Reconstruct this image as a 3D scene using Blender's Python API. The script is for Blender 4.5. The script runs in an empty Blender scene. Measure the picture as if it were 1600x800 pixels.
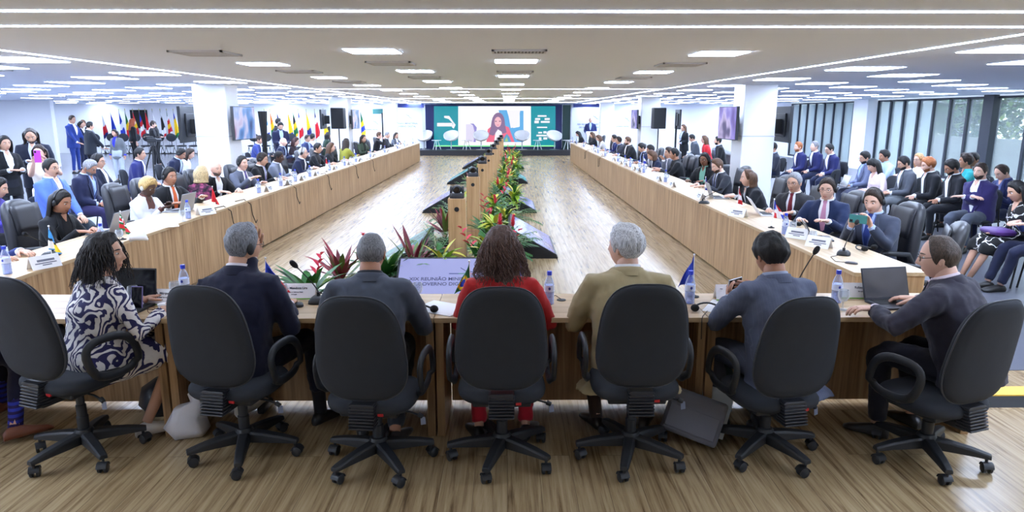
EXPO = 1.75
import bpy, math, random
from math import sin, cos, pi as PI, radians as RAD
from mathutils import Vector, Matrix, noise
V = Vector
rnd = random.Random(11)
SC = bpy.context.scene
COL = SC.collection
# ------------------------------------------------------------------ camera geometry (1600 x 800)
F = 1067.0; CH = 1.95; PIT = RAD(11.75); YAW = RAD(-0.43)
def ray(px, py):
    x = (px-800)/F; y = (400-py)/F
    d = (x, cos(PIT)+y*sin(PIT), -sin(PIT)+y*cos(PIT))
    c, s = cos(YAW), sin(YAW)
    return (d[0]*c-d[1]*s, d[0]*s+d[1]*c, d[2])
def at_z(px, py, z):
    d = ray(px, py); t = (z-CH)/d[2]; return V((d[0]*t, d[1]*t, z))
def at_y(px, py, Y):
    d = ray(px, py); t = Y/d[1]; return V((d[0]*t, Y, CH+d[2]*t))
def at_x(px, py, X):
    d = ray(px, py); t = X/d[0]; return V((X, d[1]*t, CH+d[2]*t))
# ------------------------------------------------------------------ mesh builder
def frame(d):
    d = d.normalized(); a = V((0, 0, 1)) if abs(d.z) < .9 else V((0, 1, 0))
    u = d.cross(a).normalized(); return u, u.cross(d).normalized()
class MB:
    def __init__(s): s.v = []; s.f = []; s.m = []
    def add(s, vs, fs, m=0, M=None):
        o = len(s.v)
        s.v += [tuple(M @ V(p)) for p in vs] if M else [tuple(p) for p in vs]
        for f in fs: s.f.append(tuple(i+o for i in f)); s.m.append(m)
        return s
    def box(s, lo, hi, m=0, M=None):
        (a, b, c), (d, e, f) = lo, hi
        return s.add([(a,b,c),(d,b,c),(d,e,c),(a,e,c),(a,b,f),(d,b,f),(d,e,f),(a,e,f)],
            [(0,3,2,1),(4,5,6,7),(0,1,5,4),(1,2,6,5),(2,3,7,6),(3,0,4,7)], m, M)
    def cbox(s, c, d, m=0, M=None):
        return s.box((c[0]-d[0]/2, c[1]-d[1]/2, c[2]-d[2]/2), (c[0]+d[0]/2, c[1]+d[1]/2, c[2]+d[2]/2), m, M)
    def loft(s, rings, m=0, cap=True, M=None, closed=False):
        n = len(rings[0]); vs = [p for r in rings for p in r]; fs = []
        L = len(rings)
        for i in range(L if closed else L-1):
            a, b = i*n, ((i+1) % L)*n
            for j in range(n): fs.append((a+j, a+(j+1) % n, b+(j+1) % n, b+j))
        if cap and not closed:
            fs.append(tuple(range(n-1, -1, -1))); fs.append(tuple(range((L-1)*n, L*n)))
        return s.add(vs, fs, m, M)
    def tube(s, pts, r, n=8, m=0, M=None, closed=False, flat=1.0, up=None):
        pts = [V(p) for p in pts]; L = len(pts); rings = []
        if not isinstance(r, (list, tuple)): r = [r]*L
        u = None
        for i, p in enumerate(pts):
            if closed: d = pts[(i+1) % L]-pts[i-1]
            else: d = pts[min(i+1, L-1)]-pts[max(i-1, 0)]
            if d.length < 1e-9: d = V((0, 0, 1))
            d.normalize()
            if up is not None: u = d.cross(V(up)).normalized()
            elif u is None: u = frame(d)[0]
            else:
                u = u-d*u.dot(d); u = u.normalized() if u.length > 1e-6 else frame(d)[0]
            w = u.cross(d)
            rings.append([p+u*(cos(2*PI*k/n)*r[i])+w*(sin(2*PI*k/n)*r[i]*flat) for k in range(n)])
        return s.loft(rings, m, True, M, closed)
    def lathe(s, prof, n=16, m=0, M=None):
        return s.loft([[(r*cos(2*PI*k/n), r*sin(2*PI*k/n), z) for k in range(n)] for r, z in prof], m, True, M)
    def cyl(s, c, r, h, n=16, m=0, M=None):
        return s.loft([[(c[0]+r*cos(2*PI*k/n), c[1]+r*sin(2*PI*k/n), c[2]+z) for k in range(n)] for z in (0, h)], m, True, M)
    def ball(s, c, r, n=12, k=8, m=0, M=None):
        if not isinstance(r, (tuple, list)): r = (r, r, r)
        rings = []
        for i in range(k+1):
            t = PI*max(.02, min(k-.02, i))/k
            rings.append([(c[0]+r[0]*sin(t)*cos(2*PI*j/n), c[1]+r[1]*sin(t)*sin(2*PI*j/n), c[2]-r[2]*cos(t)) for j in range(n)])
        return s.loft(rings, m, True, M)
    def prism(s, poly, z0, z1, m=0, M=None):
        return s.loft([[(x, y, z0) for x, y in poly], [(x, y, z1) for x, y in poly]], m, True, M)
    def sheet(s, rows, th=.004, m=0, M=None, nrm=None):
        """closed thin slab from a grid of points"""
        R, n = len(rows), len(rows[0]); P = [[V(p) for p in r] for r in rows]
        top, bot = [], []
        for i in range(R):
            for j in range(n):
                a = P[min(i+1, R-1)][j]-P[max(i-1, 0)][j]; b = P[i][min(j+1, n-1)]-P[i][max(j-1, 0)]
                q = a.cross(b); q = q.normalized() if q.length > 1e-9 else V((0, 0, 1))
                top.append(P[i][j]+q*th/2); bot.append(P[i][j]-q*th/2)
        o = R*n; fs = []; mm = []
        for i in range(R-1):
            for j in range(n-1):
                a = i*n+j; k = m(i/(R-1), j/(n-1)) if callable(m) else m
                fs += [(a, a+1, a+n+1, a+n), (o+a, o+a+n, o+a+n+1, o+a+1)]; mm += [k, k]
        edge = [i for i in range(n)]+[i*n+n-1 for i in range(1, R)]+[(R-1)*n+j for j in range(n-2, -1, -1)]+[i*n for i in range(R-2, 0, -1)]
        for q, a in enumerate(edge):
            b = edge[(q+1) % len(edge)]; fs.append((a, o+a, o+b, b)); mm.append(mm[0] if not callable(m) else m(min((a//n)/(R-1), .999), min((a % n)/(n-1), .999)))
        k0 = len(s.f); s.add(top+bot, fs, 0, M); s.m[k0:] = mm
        return s
    def build(s, name, mat, parent=None, loc=None, rz=0, smooth=35, bevel=0):
        me = bpy.data.meshes.new(name); me.from_pydata(s.v, [], s.f)
        mats = mat if isinstance(mat, (list, tuple)) else [mat]
        for k in mats: me.materials.append(k)
        if len(mats) > 1: me.polygons.foreach_set('material_index', s.m)
        if smooth:
            me.shade_smooth()
            if smooth < 180: me.set_sharp_from_angle(angle=RAD(smooth))
        me.update()
        return link(name, me, parent, loc, rz, bevel)
def link(name, me, parent=None, loc=None, rz=0, bevel=0):
    o = bpy.data.objects.new(name, me); COL.objects.link(o)
    if parent: o.parent = parent
    if loc is not None: o.location = loc
    if rz: o.rotation_euler.z = rz
    if bevel:
        b = o.modifiers.new('soft_edge', 'BEVEL'); b.width = bevel; b.segments = 2; b.limit_method = 'ANGLE'
    return o
def tag(o, label, cat, group=None, kind=None):
    o['label'] = label; o['category'] = cat
    if group: o['group'] = group
    if kind: o['kind'] = kind
    return o
def thing(name, loc, label, cat, rz=0, group=None):
    o = bpy.data.objects.new(name, None); COL.objects.link(o); o.empty_display_size = .1
    o.location = loc; o.rotation_euler.z = rz
    return tag(o, label, cat, group)
def struct(o): o['kind'] = 'structure'; return o
KIDS = {}
def dup(root, loc, label, rz=0, group=None):
    """copy of a thing, of its parts and of their sub-parts"""
    def cp(o, par):
        c = o.copy(); COL.objects.link(c)
        if par: c.parent = par
        for ch in o.children: cp(ch, c)
        return c
    r = cp(root, None); r.location = loc; r.rotation_euler.z = rz; r['label'] = label
    if group: r['group'] = group
    return r
def sect(w, d, n=20, p=2.4):
    out = []
    for k in range(n):
        a = 2*PI*k/n; c, s_ = cos(a), sin(a)
        out.append((w*math.copysign(abs(c)**(2/p), c), d*math.copysign(abs(s_)**(2/p), s_)))
    return out
# ------------------------------------------------------------------ materials
MATS = {}
SCR_K = 2**-EXPO   # screens keep their own brightness at the picture's exposure
def nodes(name):
    m = bpy.data.materials.new(name); m.use_nodes = True; nt = m.node_tree
    return m, nt, nt.nodes['Principled BSDF']
def lin(c): return tuple(((x/255+.055)/1.055)**2.4 if x > 10 else x/255/12.92 for x in c)
def plain(name, rgb, rough=.6, metal=0, spec=.5, bump=0, bscale=200, var=0, sheen=0):
    """rgb in 0-255 display values; a slight noise keeps it from being one flat colour"""
    if name in MATS: return MATS[name]
    m, nt, b = nodes(name); c = lin(rgb)
    b.inputs['Base Color'].default_value = (*c, 1); b.inputs['Roughness'].default_value = rough
    b.inputs['Metallic'].default_value = metal; b.inputs['Specular IOR Level'].default_value = spec
    if sheen: b.inputs['Sheen Weight'].default_value = sheen
    tc = nt.nodes.new('ShaderNodeTexCoord')
    if var:
        n = nt.nodes.new('ShaderNodeTexNoise'); n.inputs['Scale'].default_value = 14; n.inputs['Detail'].default_value = 4
        nt.links.new(tc.outputs['Object'], n.inputs['Vector'])
        r = nt.nodes.new('ShaderNodeMix'); r.data_type = 'RGBA'
        r.inputs[6].default_value = (*[x*(1-var) for x in c], 1); r.inputs[7].default_value = (*[min(1, x*(1+var)) for x in c], 1)
        nt.links.new(n.outputs['Fac'], r.inputs[0]); nt.links.new(r.outputs[2], b.inputs['Base Color'])
    if bump:
        n = nt.nodes.new('ShaderNodeTexNoise'); n.inputs['Scale'].default_value = bscale
        nt.links.new(tc.outputs['Object'], n.inputs['Vector'])
        q = nt.nodes.new('ShaderNodeBump'); q.inputs['Strength'].default_value = bump; q.inputs['Distance'].default_value = .004
        nt.links.new(n.outputs['Fac'], q.inputs['Height']); nt.links.new(q.outputs['Normal'], b.inputs['Normal'])
    MATS[name] = m; return m
def cloth(rgb, rough=.85):
    return plain('cloth_%d_%d_%d' % tuple(rgb), rgb, rough, 0, .2, .35, 420, .12, .15)
def glow(name, rgb, strength):
    if name in MATS: return MATS[name]
    m, nt, b = nodes(name)
    b.inputs['Base Color'].default_value = (*lin(rgb if strength > 3 else (26, 26, 30)), 1); b.inputs['Emission Color'].default_value = (*lin(rgb), 1)
    b.inputs['Emission Strength'].default_value = strength*(SCR_K if strength < 3 else 1); b.inputs['Roughness'].default_value = .4
    MATS[name] = m; return m
def ramp(nt, stops):
    r = nt.nodes.new('ShaderNodeValToRGB'); e = r.color_ramp.elements
    while len(e) < len(stops): e.new(.5)
    for k, (p, c) in enumerate(stops): e[k].position = p; e[k].color = (*lin(c), 1)
    return r
def wood(name, c1, c2, c3, axis, rough=.45, scale=6):
    """straight-grained laminate; axis is the grain direction"""
    m, nt, b = nodes(name); L = nt.links.new
    tc = nt.nodes.new('ShaderNodeTexCoord'); mp = nt.nodes.new('ShaderNodeMapping')
    sc = [scale*2.2]*3; sc[axis] = scale*.10; mp.inputs['Scale'].default_value = sc
    L(tc.outputs['Object'], mp.inputs['Vector'])
    n = nt.nodes.new('ShaderNodeTexNoise'); n.inputs['Scale'].default_value = 1.6; n.inputs['Detail'].default_value = 7; n.inputs['Roughness'].default_value = .6
    n.inputs['Distortion'].default_value = .35; L(mp.outputs[0], n.inputs['Vector'])
    r = ramp(nt, [(.3, c1), (.5, c2), (.7, c3)]); L(n.outputs['Fac'], r.inputs[0]); L(r.outputs[0], b.inputs['Base Color'])
    b.inputs['Roughness'].default_value = rough; b.inputs['Specular IOR Level'].default_value = .35
    return m
def floor_mat():
    m, nt, b = nodes('vinyl_wood_planks'); L = nt.links.new; N = nt.nodes.new
    tc = N('ShaderNodeTexCoord'); mp = N('ShaderNodeMapping'); mp.inputs['Rotation'].default_value = (0, 0, PI/2)
    L(tc.outputs['Object'], mp.inputs['Vector'])
    br = N('ShaderNodeTexBrick'); br.inputs['Scale'].default_value = 1; br.inputs['Brick Width'].default_value = 1.22; br.inputs['Row Height'].default_value = .18
    br.inputs['Mortar Size'].default_value = .0015; br.inputs['Color1'].default_value = (0, 0, 0, 1); br.inputs['Color2'].default_value = (1, 1, 1, 1)
    br.inputs['Mortar'].default_value = (.3, .3, .3, 1); br.inputs['Bias'].default_value = 0
    L(mp.outputs[0], br.inputs['Vector'])
    sep = N('ShaderNodeSeparateColor'); L(br.outputs['Color'], sep.inputs[0])
    off = N('ShaderNodeVectorMath'); off.operation = 'MULTIPLY_ADD'; off.inputs[1].default_value = (7.1, 3.7, 0)
    L(br.outputs['Color'], off.inputs[0]); L(tc.outputs['Object'], off.inputs[2])
    m2 = N('ShaderNodeMapping'); m2.inputs['Scale'].default_value = (20, .8, 1); L(off.outputs[0], m2.inputs['Vector'])
    n = N('ShaderNodeTexNoise'); n.inputs['Scale'].default_value = 1.5; n.inputs['Detail'].default_value = 9; n.inputs['Roughness'].default_value = .66; n.inputs['Distortion'].default_value = .35
    L(m2.outputs[0], n.inputs['Vector'])
    r = ramp(nt, [(.29, (80, 62, 41)), (.39, (144, 120, 88)), (.52, (176, 153, 116)), (.72, (200, 178, 142))]); L(n.outputs['Fac'], r.inputs[0])
    mx = N('ShaderNodeMix'); mx.data_type = 'RGBA'; mx.blend_type = 'MULTIPLY'; mx.inputs[0].default_value = 1
    r2 = ramp(nt, [(0, (236, 233, 228)), (1, (255, 255, 255))]); L(sep.outputs[0], r2.inputs[0])
    L(r.outputs[0], mx.inputs[6]); L(r2.outputs[0], mx.inputs[7])
    mo = N('ShaderNodeMix'); mo.data_type = 'RGBA'; L(br.outputs['Fac'], mo.inputs[0]); L(mx.outputs[2], mo.inputs[6]); mo.inputs[7].default_value = (*lin((120, 102, 78)), 1)
    L(mo.outputs[2], b.inputs['Base Color'])
    b.inputs['Roughness'].default_value = .27; b.inputs['Specular IOR Level'].default_value = .55
    return m
def clear(name, rgb, mixw=.25, rough=.05):
    """thin clear plastic or glass: see-through with a glossy skin"""
    if name in MATS: return MATS[name]
    m = bpy.data.materials.new(name); m.use_nodes = True; nt = m.node_tree; N = nt.nodes.new; L = nt.links.new
    nt.nodes.remove(nt.nodes['Principled BSDF']); out = nt.nodes['Material Output']
    t = N('ShaderNodeBsdfTransparent'); t.inputs[0].default_value = (*lin(rgb), 1)
    p = N('ShaderNodeBsdfPrincipled'); p.inputs['Base Color'].default_value = (*lin(rgb), 1); p.inputs['Roughness'].default_value = rough
    lw = N('ShaderNodeLayerWeight'); lw.inputs[0].default_value = .35
    ma = N('ShaderNodeMath'); ma.operation = 'MULTIPLY_ADD'; ma.inputs[1].default_value = .6; ma.inputs[2].default_value = mixw; ma.use_clamp = True
    L(lw.outputs['Facing'], ma.inputs[0])
    mx = N('ShaderNodeMixShader'); L(ma.outputs[0], mx.inputs[0]); L(t.outputs[0], mx.inputs[1]); L(p.outputs[0], mx.inputs[2]); L(mx.outputs[0], out.inputs[0])
    MATS[name] = m; return m
def screen_noise(name, stops, scale, strength, rot=0):
    """a lit screen showing a blurred picture"""
    m, nt, b = nodes(name); L = nt.links.new
    tc = nt.nodes.new('ShaderNodeTexCoord'); n = nt.nodes.new('ShaderNodeTexNoise'); n.inputs['Scale'].default_value = scale; n.inputs['Detail'].default_value = 1.5
    mp = nt.nodes.new('ShaderNodeMapping'); mp.inputs['Location'].default_value = (rot, rot*2, rot*3); L(tc.outputs['Object'], mp.inputs['Vector'])
    L(mp.outputs[0], n.inputs['Vector']); r = ramp(nt, stops); L(n.outputs['Fac'], r.inputs[0])
    b.inputs['Base Color'].default_value = (.01, .01, .01, 1); b.inputs['Roughness'].default_value = .15
    L(r.outputs[0], b.inputs['Emission Color']); b.inputs['Emission Strength'].default_value = strength*SCR_K
    return m
def text(body, size, mat, parent, loc, rot=(PI/2, 0, 0), align='CENTER', name='lettering', bold=0):
    cu = bpy.data.curves.new(name, 'FONT'); cu.body = body; cu.size = size; cu.align_x = align; cu.align_y = 'CENTER'
    cu.extrude = .0006; cu.offset = bold; cu.materials.append(mat)
    o = bpy.data.objects.new(name, cu); COL.objects.link(o); bpy.context.view_layer.update(); me = bpy.data.meshes.new_from_object(o); bpy.data.objects.remove(o)
    if align == 'LEFTC': pass
    o = bpy.data.objects.new(name, me); COL.objects.link(o); o.parent = parent; o.location = loc; o.rotation_euler = rot
    return o
M_WALL = plain('white_wall_paint', (244, 245, 248), .6, bump=.05, bscale=90)
M_CEIL = plain('ceiling_paint', (236, 243, 254), .85)
M_CEIL2 = None
M_BLK = plain('black_plastic', (36, 38, 42), .5, bump=.08, bscale=500)
M_BLK2 = plain('matt_black', (22, 22, 24), .75)
M_FAB = plain('black_upholstery', (47, 50, 56), .8, bump=.25, bscale=700, var=.1, spec=.3)
M_LEA = plain('black_leatherette', (42, 43, 49), .42, bump=.12, bscale=160, var=.1)
M_RIM = plain('grey_edge_trim', (66, 68, 74), .35)
M_MET = plain('brushed_metal', (150, 152, 156), .35, .9)
M_WHITE = plain('white_plastic', (240, 240, 242), .4)
M_PAPER = plain('white_paper', (246, 246, 248), .8)
M_BLUECAP = plain('blue_cap', (38, 62, 196), .4)
M_INK = plain('dark_ink', (52, 56, 70), .8)
M_GREEN = plain('green_ink', (122, 182, 60), .7)
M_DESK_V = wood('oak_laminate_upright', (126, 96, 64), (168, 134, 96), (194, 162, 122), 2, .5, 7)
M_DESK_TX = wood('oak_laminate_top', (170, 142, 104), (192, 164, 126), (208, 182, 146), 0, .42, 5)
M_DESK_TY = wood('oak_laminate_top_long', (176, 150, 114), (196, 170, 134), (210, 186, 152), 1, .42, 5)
M_FLOOR = floor_mat()
M_PET = clear('clear_plastic', (226, 232, 246), .14)
M_WATER = clear('bottled_water', (214, 222, 244), .18)
M_GLASS = clear('drinking_glass', (240, 243, 246), .12)
M_PANE = clear('window_glass', (232, 240, 240), .06, .02)
M_RED = plain('red_plastic', (196, 40, 44), .5)
# ------------------------------------------------------------------ people
SKIN = {'l': (222, 178, 156), 'm': (204, 158, 132), 't': (176, 126, 100), 'b': (128, 86, 64), 'd': (82, 56, 44)}
def skin_mat(k):
    c = SKIN[k]; nm = 'skin_' + k
    if nm in MATS: return MATS[nm]
    m = plain(nm, c, .55, 0, .4, .12, 300, .06); b = m.node_tree.nodes['Principled BSDF']
    b.inputs['Subsurface Weight'].default_value = .0
    return m
def lip_mat(k, red=False):
    c = SKIN[k]; return plain('lips_%s%d' % (k, red), (176, 60, 66) if red else (c[0]*.88, c[1]*.74, c[2]*.74), .5)
def hair_mat(rgb):
    nm = 'hair_%d_%d_%d' % tuple(rgb)
    if nm in MATS: return MATS[nm]
    m, nt, b = nodes(nm); L = nt.links.new
    tc = nt.nodes.new('ShaderNodeTexCoord'); mp = nt.nodes.new('ShaderNodeMapping'); mp.inputs['Scale'].default_value = (230, 230, 26)
    L(tc.outputs['Object'], mp.inputs['Vector'])
    n = nt.nodes.new('ShaderNodeTexNoise'); n.inputs['Scale'].default_value = 1; n.inputs['Detail'].default_value = 3; L(mp.outputs[0], n.inputs['Vector'])
    r = ramp(nt, [(.3, [x*.62 for x in rgb]), (.7, [min(255, x*1.3+6) for x in rgb])]); L(n.outputs['Fac'], r.inputs[0]); L(r.outputs[0], b.inputs['Base Color'])
    q = nt.nodes.new('ShaderNodeBump'); q.inputs['Strength'].default_value = .6; q.inputs['Distance'].default_value = .004
    L(n.outputs['Fac'], q.inputs['Height']); L(q.outputs[0], b.inputs['Normal'])
    b.inputs['Roughness'].default_value = .5; b.inputs['Specular IOR Level'].default_value = .35
    MATS[nm] = m; return m
G = lambda a, s: math.exp(-(a/s)**2)
def head_pt(th, ph, fem=0):
    """point of the head surface; th from the crown, ph from the face"""
    sp = sin(th)**.84; d = (sp*sin(ph), sp*cos(ph), cos(th))
    x, y, z = d[0]*.0725, d[1]*.092, d[2]*.116
    lo = max(0, -z/.116)
    x *= 1+.10*G(z-.03, .05)*abs(d[0])-(.27+.07*fem)*lo**2.1
    if y > 0: y *= 1+.05*lo
    else:
        y *= 1-.5*lo**1.3+.07*G(z-.035, .05)
    if d[1] > .15 and abs(x) < .066:
        f = min(1, (d[1]-.15)/.3); ax = abs(x); y0 = y
        h = 0
        if -.04 < z < .03:
            q = (.03-z)/.07
            h = (.027*min(1, q*1.25) if q < .8 else .027*(1-q)/.2)*(.9 if fem else 1)
            y += f*h*G(x, .008+.008*q)
        y -= f*.011*G(ax-.031, .015)*G(z-.012, .011)
        y += f*.0045*G(ax-.028, .022)*G(z-.032, .009)
        y += f*.004*G(ax-.042, .018)*G(z+.022, .022)
        y += f*(.005*G(x, .021)*G(z+.058, .006)+.006*G(x, .019)*G(z+.071, .006)-.003*G(x, .024)*G(z+.0645, .003))
        y += f*.009*G(x, .024)*G(z+.1, .014)
    return V((x, y, z))
LOD = [(48, 52), (34, 36), (20, 20)]
def phis(n): return [math.copysign(PI*abs(u)**1.45, u) for u in [-1+2*k/n for k in range(n)]]
def hair_line(ph, style):
    a = abs(ph)
    k = [(0, .78), (.5, .84), (.85, 1.02), (1.15, 1.5), (1.38, 1.78), (1.62, 1.56), (1.9, 1.9), (2.3, 2.12), (3.15, 2.16)]
    if style == 'recede': k[0] = (0, .42); k[1] = (.5, .5); k[2] = (.85, .8)
    if style == 'fringe': k[0] = (0, 1.12); k[1] = (.5, 1.12); k[2] = (.85, 1.2)
    for (a0, b0), (a1, b1) in zip(k, k[1:]):
        if a <= a1: return b0+(b1-b0)*(a-a0)/(a1-a0)
    return k[-1][1]
def person(label, loc, rz=0, pose='sit', s=1.0, fem=0, fat=1.0, lean=6, roll=0, tw=0, hy=0, hp=8, hr=0, hz=.49, skin='m',
           top=('suit', (40, 42, 50), (235, 236, 242), None), bot=(34, 36, 44), shoe=(28, 26, 26), hair=('short', (40, 34, 30)), acc='', hands='table',
           lod=1, knees=None, feet=None, dirs=None, norms=None, curl=.35, elb=.45, skirt=None, tail=0, group=None, openv=.20, sleeve=1.0, socks=None, hh=None, shw=None, mats=None, lips=False, knit=0):
    root = thing('person', loc, label, 'person', RAD(rz), group)
    SK = skin_mat(skin); mats = mats or {}
    st = pose == 'stand'
    hz = .93*s if st else hz
    H0 = V((0, 0, hz)); RT = Matrix.Rotation(RAD(tw), 3, 'Z') @ Matrix.Rotation(RAD(roll), 3, 'Y') @ Matrix.Rotation(-RAD(lean), 3, 'X')
    shw = shw or (.165 if fem else .188)
    wf = shw/.188
    def tp(x, y, t): return H0+RT @ V((x, y+(.0 if st else .05*(t/.5)**2), t*1.05))*s
    if fem: TOR = [(-.07, .182, .125, -.01), (.03, .18, .122, -.01), (.16, .14, .1, 0), (.30, .155, .122, .012), (.40, .158, .10, 0), (.445, .145, .08, -.008), (.483, .085, .058, -.012), (.505, .056, .052, -.008)]
    else: TOR = [(-.07, .175, .126, 0), (.03, .173, .123, 0), (.16, .166, .116, .005), (.30, .178, .122, .005), (.40, .178, .108, 0), (.45, .16, .086, -.006), (.487, .098, .064, -.01), (.51, .066, .058, -.006)]
    TOR = [(t, w*(fat if t < .38 else 1+(fat-1)*.4), d*(fat if t < .38 else 1+(fat-1)*.4), y) for t, w, d, y in TOR]
    def tring(t):
        for a, b in zip(TOR, TOR[1:]):
            if t <= b[0] or b is TOR[-1]:
                k = (t-a[0])/(b[0]-a[0]); return [a[i]+(b[i]-a[i])*k for i in range(1, 4)]
    def front(x, t, off):
        w, d, yc = tring(t); q = min(.97, abs(x)/w)
        return tp(x, yc+d*(1-q**2.4)**(1/2.4)+off, t)
    def patch(rows, off, mat, name, th=.006, m=0, par=None):
        nx = 6; P = []
        for t, xl, xr in rows: P.append([front(xl+(xr-xl)*j/(nx-1), t, off) for j in range(nx)])
        return MB().sheet(P, th, m).build(name, mat, par or root)
    # --- arms
    sh = {1: tp(shw, -.01, .425), -1: tp(-shw, -.01, .425)}
    HP = {'table': [(.15, .44, .80), (-.15, .46, .80)], 'lap': [(.09, .30, .63), (-.09, .32, .63)], 'type': [(.09, .40, .81), (-.10, .40, .81)],
          'clasp': [(.045, .40, .81), (-.045, .41, .81)], 'chin': [(.05, .24, .98), (-.14, .40, .80)], 'lapclasp': [(.05, .27, .615), (-.05, .29, .625)],
          'phone': [(.07, .34, 1.03), (-.07, .34, 1.03)], 'side': [(.24, .03, .78), (-.24, .03, .78)], 'hold': [(.08, .30, 1.12), (-.08, .30, 1.12)],
          'folded': [(-.06, .26, .80), (.07, .28, .79)], 'thigh': [(.12, .34, .62), (-.12, .34, .62)], 'read': [(.10, .34, .78), (-.10, .34, .78)]}
    hp_ = HP[hands] if isinstance(hands, str) else hands
    if st and hands == 'lapclasp': hp_ = [(.05, .17, .98), (-.05, .17, .98)]
    arm = {}
    for sd, T in ((1, V(hp_[0])), (-1, V(hp_[1]))):
        S = sh[sd]; a, b = .285*s, .25*s; D = T-S
        if D.length > (a+b)*.995: D *= (a+b)*.995/D.length; T = S+D
        L = D.length; ca = (a*a+L*L-b*b)/(2*a*L); h = a*math.sqrt(max(0, 1-ca*ca))
        pole = V((sd*elb, -.55, -.75)); e = D.normalized(); pole = pole-e*pole.dot(e); pole.normalize()
        arm[sd] = (S, S+e*(a*ca)+pole*h, T)
    legs = {}
    for sd in (1, -1):
        i = 0 if sd == 1 else 1
        hip = H0+V((sd*.09, .0, -.0))
        if st:
            k = V((sd*.1, .03, .5*s)); f = V((sd*.115, -.01, .085))
        else:
            k = V((sd*.12, .42, .50)); f = V((sd*.12, .40, .09))
        if knees: k = V(knees[i])
        if feet: f = V(feet[i])
        legs[sd] = (hip, k, f)
    # --- body: one skin surface
    NN = (10, 8, 6)[lod]
    mb = MB()
    tr = [[tp(x*.84, yc+y*.84, t) for x, y in sect(w, d, (16, 12, 8)[lod])] for t, w, d, yc in TOR[:-1]]
    mb.loft(tr)
    RH = Matrix.Rotation(RAD(hy), 3, 'Z') @ Matrix.Rotation(RAD(hr), 3, 'Y') @ Matrix.Rotation(-RAD(hp), 3, 'X')
    nb = tp(0, -.008, .49); HC = nb+RT @ V((0, .012, .052))*s+RH @ V((0, .022, .085))*s
    HC = HC if hh is None else V(hh)
    hs = s*(.97 if fem else 1.0)
    nr = .05 if fem else .058*(1+(fat-1)*.5)
    mb.tube([tp(0, -.012, .42), nb, nb.lerp(HC+RH @ V((0, -.022, -.05)), .5), HC+RH @ V((0, -.02, -.045))], [nr*1.25, nr*1.06, nr, nr*.95], 14 if lod < 2 else 8)
    for sd in (1, -1):
        S, E, T = arm[sd]
        q = 1 if not fem else .85
        qq = 1 if sleeve < .9 else .74; mb.tube([tp(sd*shw*.75, -.01, .42), S.lerp(E, .12), S.lerp(E, .5), E, E.lerp(T, .35), T.lerp(E, .12), T], [.05*q*qq, .05*q*qq, .047*q*qq, .040*q*qq, .039*q*qq, .029*q, .027*q], NN)
        ii = 0 if sd == 1 else 1
        d = V(dirs[ii]) if dirs else (T-E).normalized()*.6+V((-.25*sd, .5, 0))
        if not dirs:
            if hands in ('table', 'type', 'clasp', 'read'): d.z = min(0, d.z)*.3
            if hands == 'side': d = V((0, .1, -1))
            if hands == 'folded': d = V((-.95*sd, .2, 0))
            if hands in ('lapclasp', 'clasp'): d = V((-.8*sd, .55, -.05))
        nn = V(norms[ii]) if norms else (V((-sd, 0, 0)) if hands == 'side' else V((0, -.1, -1)))
        hand(mb, T, d, nn, sd, curl, lod, q*s)
        hip, k, f = legs[sd]; ql = 1 if (skirt or top[0] == 'dress') else .55
        mb.tube([hip, hip.lerp(k, .5), k, k.lerp(f, .35), f], [.078*q*ql, .068*q*ql, .054*q*ql, .05*q*ql, .034*q], NN)
    nk, nt_ = LOD[lod]; PH = phis(nk); base = len(mb.v); tps = [PI*(i+.5)/nt_ for i in range(nt_)]
    hv, hf, hm = [], [], []
    for t in tps:
        for p in PH: hv.append(HC+RH @ head_pt(t, p, fem)*hs)
    for i in range(nt_-1):
        for j in range(nk):
            a, b = i*nk+j, i*nk+(j+1) % nk; hf.append((a, a+nk, b+nk, b))
            q = head_pt(tps[i]+.5*PI/nt_, PH[j]+.02, fem); hm.append(1 if q.y > .04 and (q.x/.022)**2+((q.z+.0645)/.0105)**2 < 1 else 0)
    hf += [tuple(range(nk)), tuple(range((nt_)*nk-1, (nt_-1)*nk-1, -1))]; hm += [0, 0]
    k0 = len(mb.f); mb.add(hv, hf); mb.m[k0:] = hm
    for sd in (1, -1):
        if lod < 2 or 'long' not in hair[0]:
            e = [(0, 0, .0), (.006, -.006, .02), (.016, -.012, .026), (.018, -.012, .006), (.011, -.004, -.022), (.003, 0, -.026)]
            c = V((sd*.0765, -.006, -.006))
            mb.ball((0, 0, 0), (.009, .017, .031), 8, 6, 0, Matrix.Translation(HC+RH @ (c*hs)) @ (RH.to_4x4()) @ Matrix.Rotation(sd*.35, 4, 'Z'))
    body = mb.build('body', [SK, lip_mat(skin, lips)], root, smooth=180)
    HM = Matrix.Translation(HC) @ RH.to_4x4() @ Matrix.Scale(hs, 4)
    hpt = lambda t, p, o=0: (lambda q: HM @ (q+q.normalized()*o))(head_pt(t, p, fem))
    # --- eyes and brows
    bcol = hair_mat([x*.75 for x in hair[1]] if max(hair[1]) > 110 else hair[1])
    for sd in (1, -1):
        em = MB(); bw = MB()
        c = V((sd*.031, .073, .011))
        em.ball((0, 0, 0), (.0125, .0105, .0066), 10, 8, 0, HM @ Matrix.Translation(c))
        em.ball((0, 0, 0), (.006, .003, .0058), 8, 6, 1, HM @ Matrix.Translation(c+V((0, .0088, -.0008))))
        bp = []
        for u in (0, .35, .7, 1):
            x = sd*(.014+.036*u); z = .034+.0035*sin(u*3.0)-.003*u; y = max(head_pt(math.acos(max(-1, min(1, z/.116))), math.asin(max(-.99, min(.99, x/.074/math.sqrt(1-(z/.116)**2)))), fem).y, .03)
            bp.append(HM @ V((x, y+.001, z)))
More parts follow.
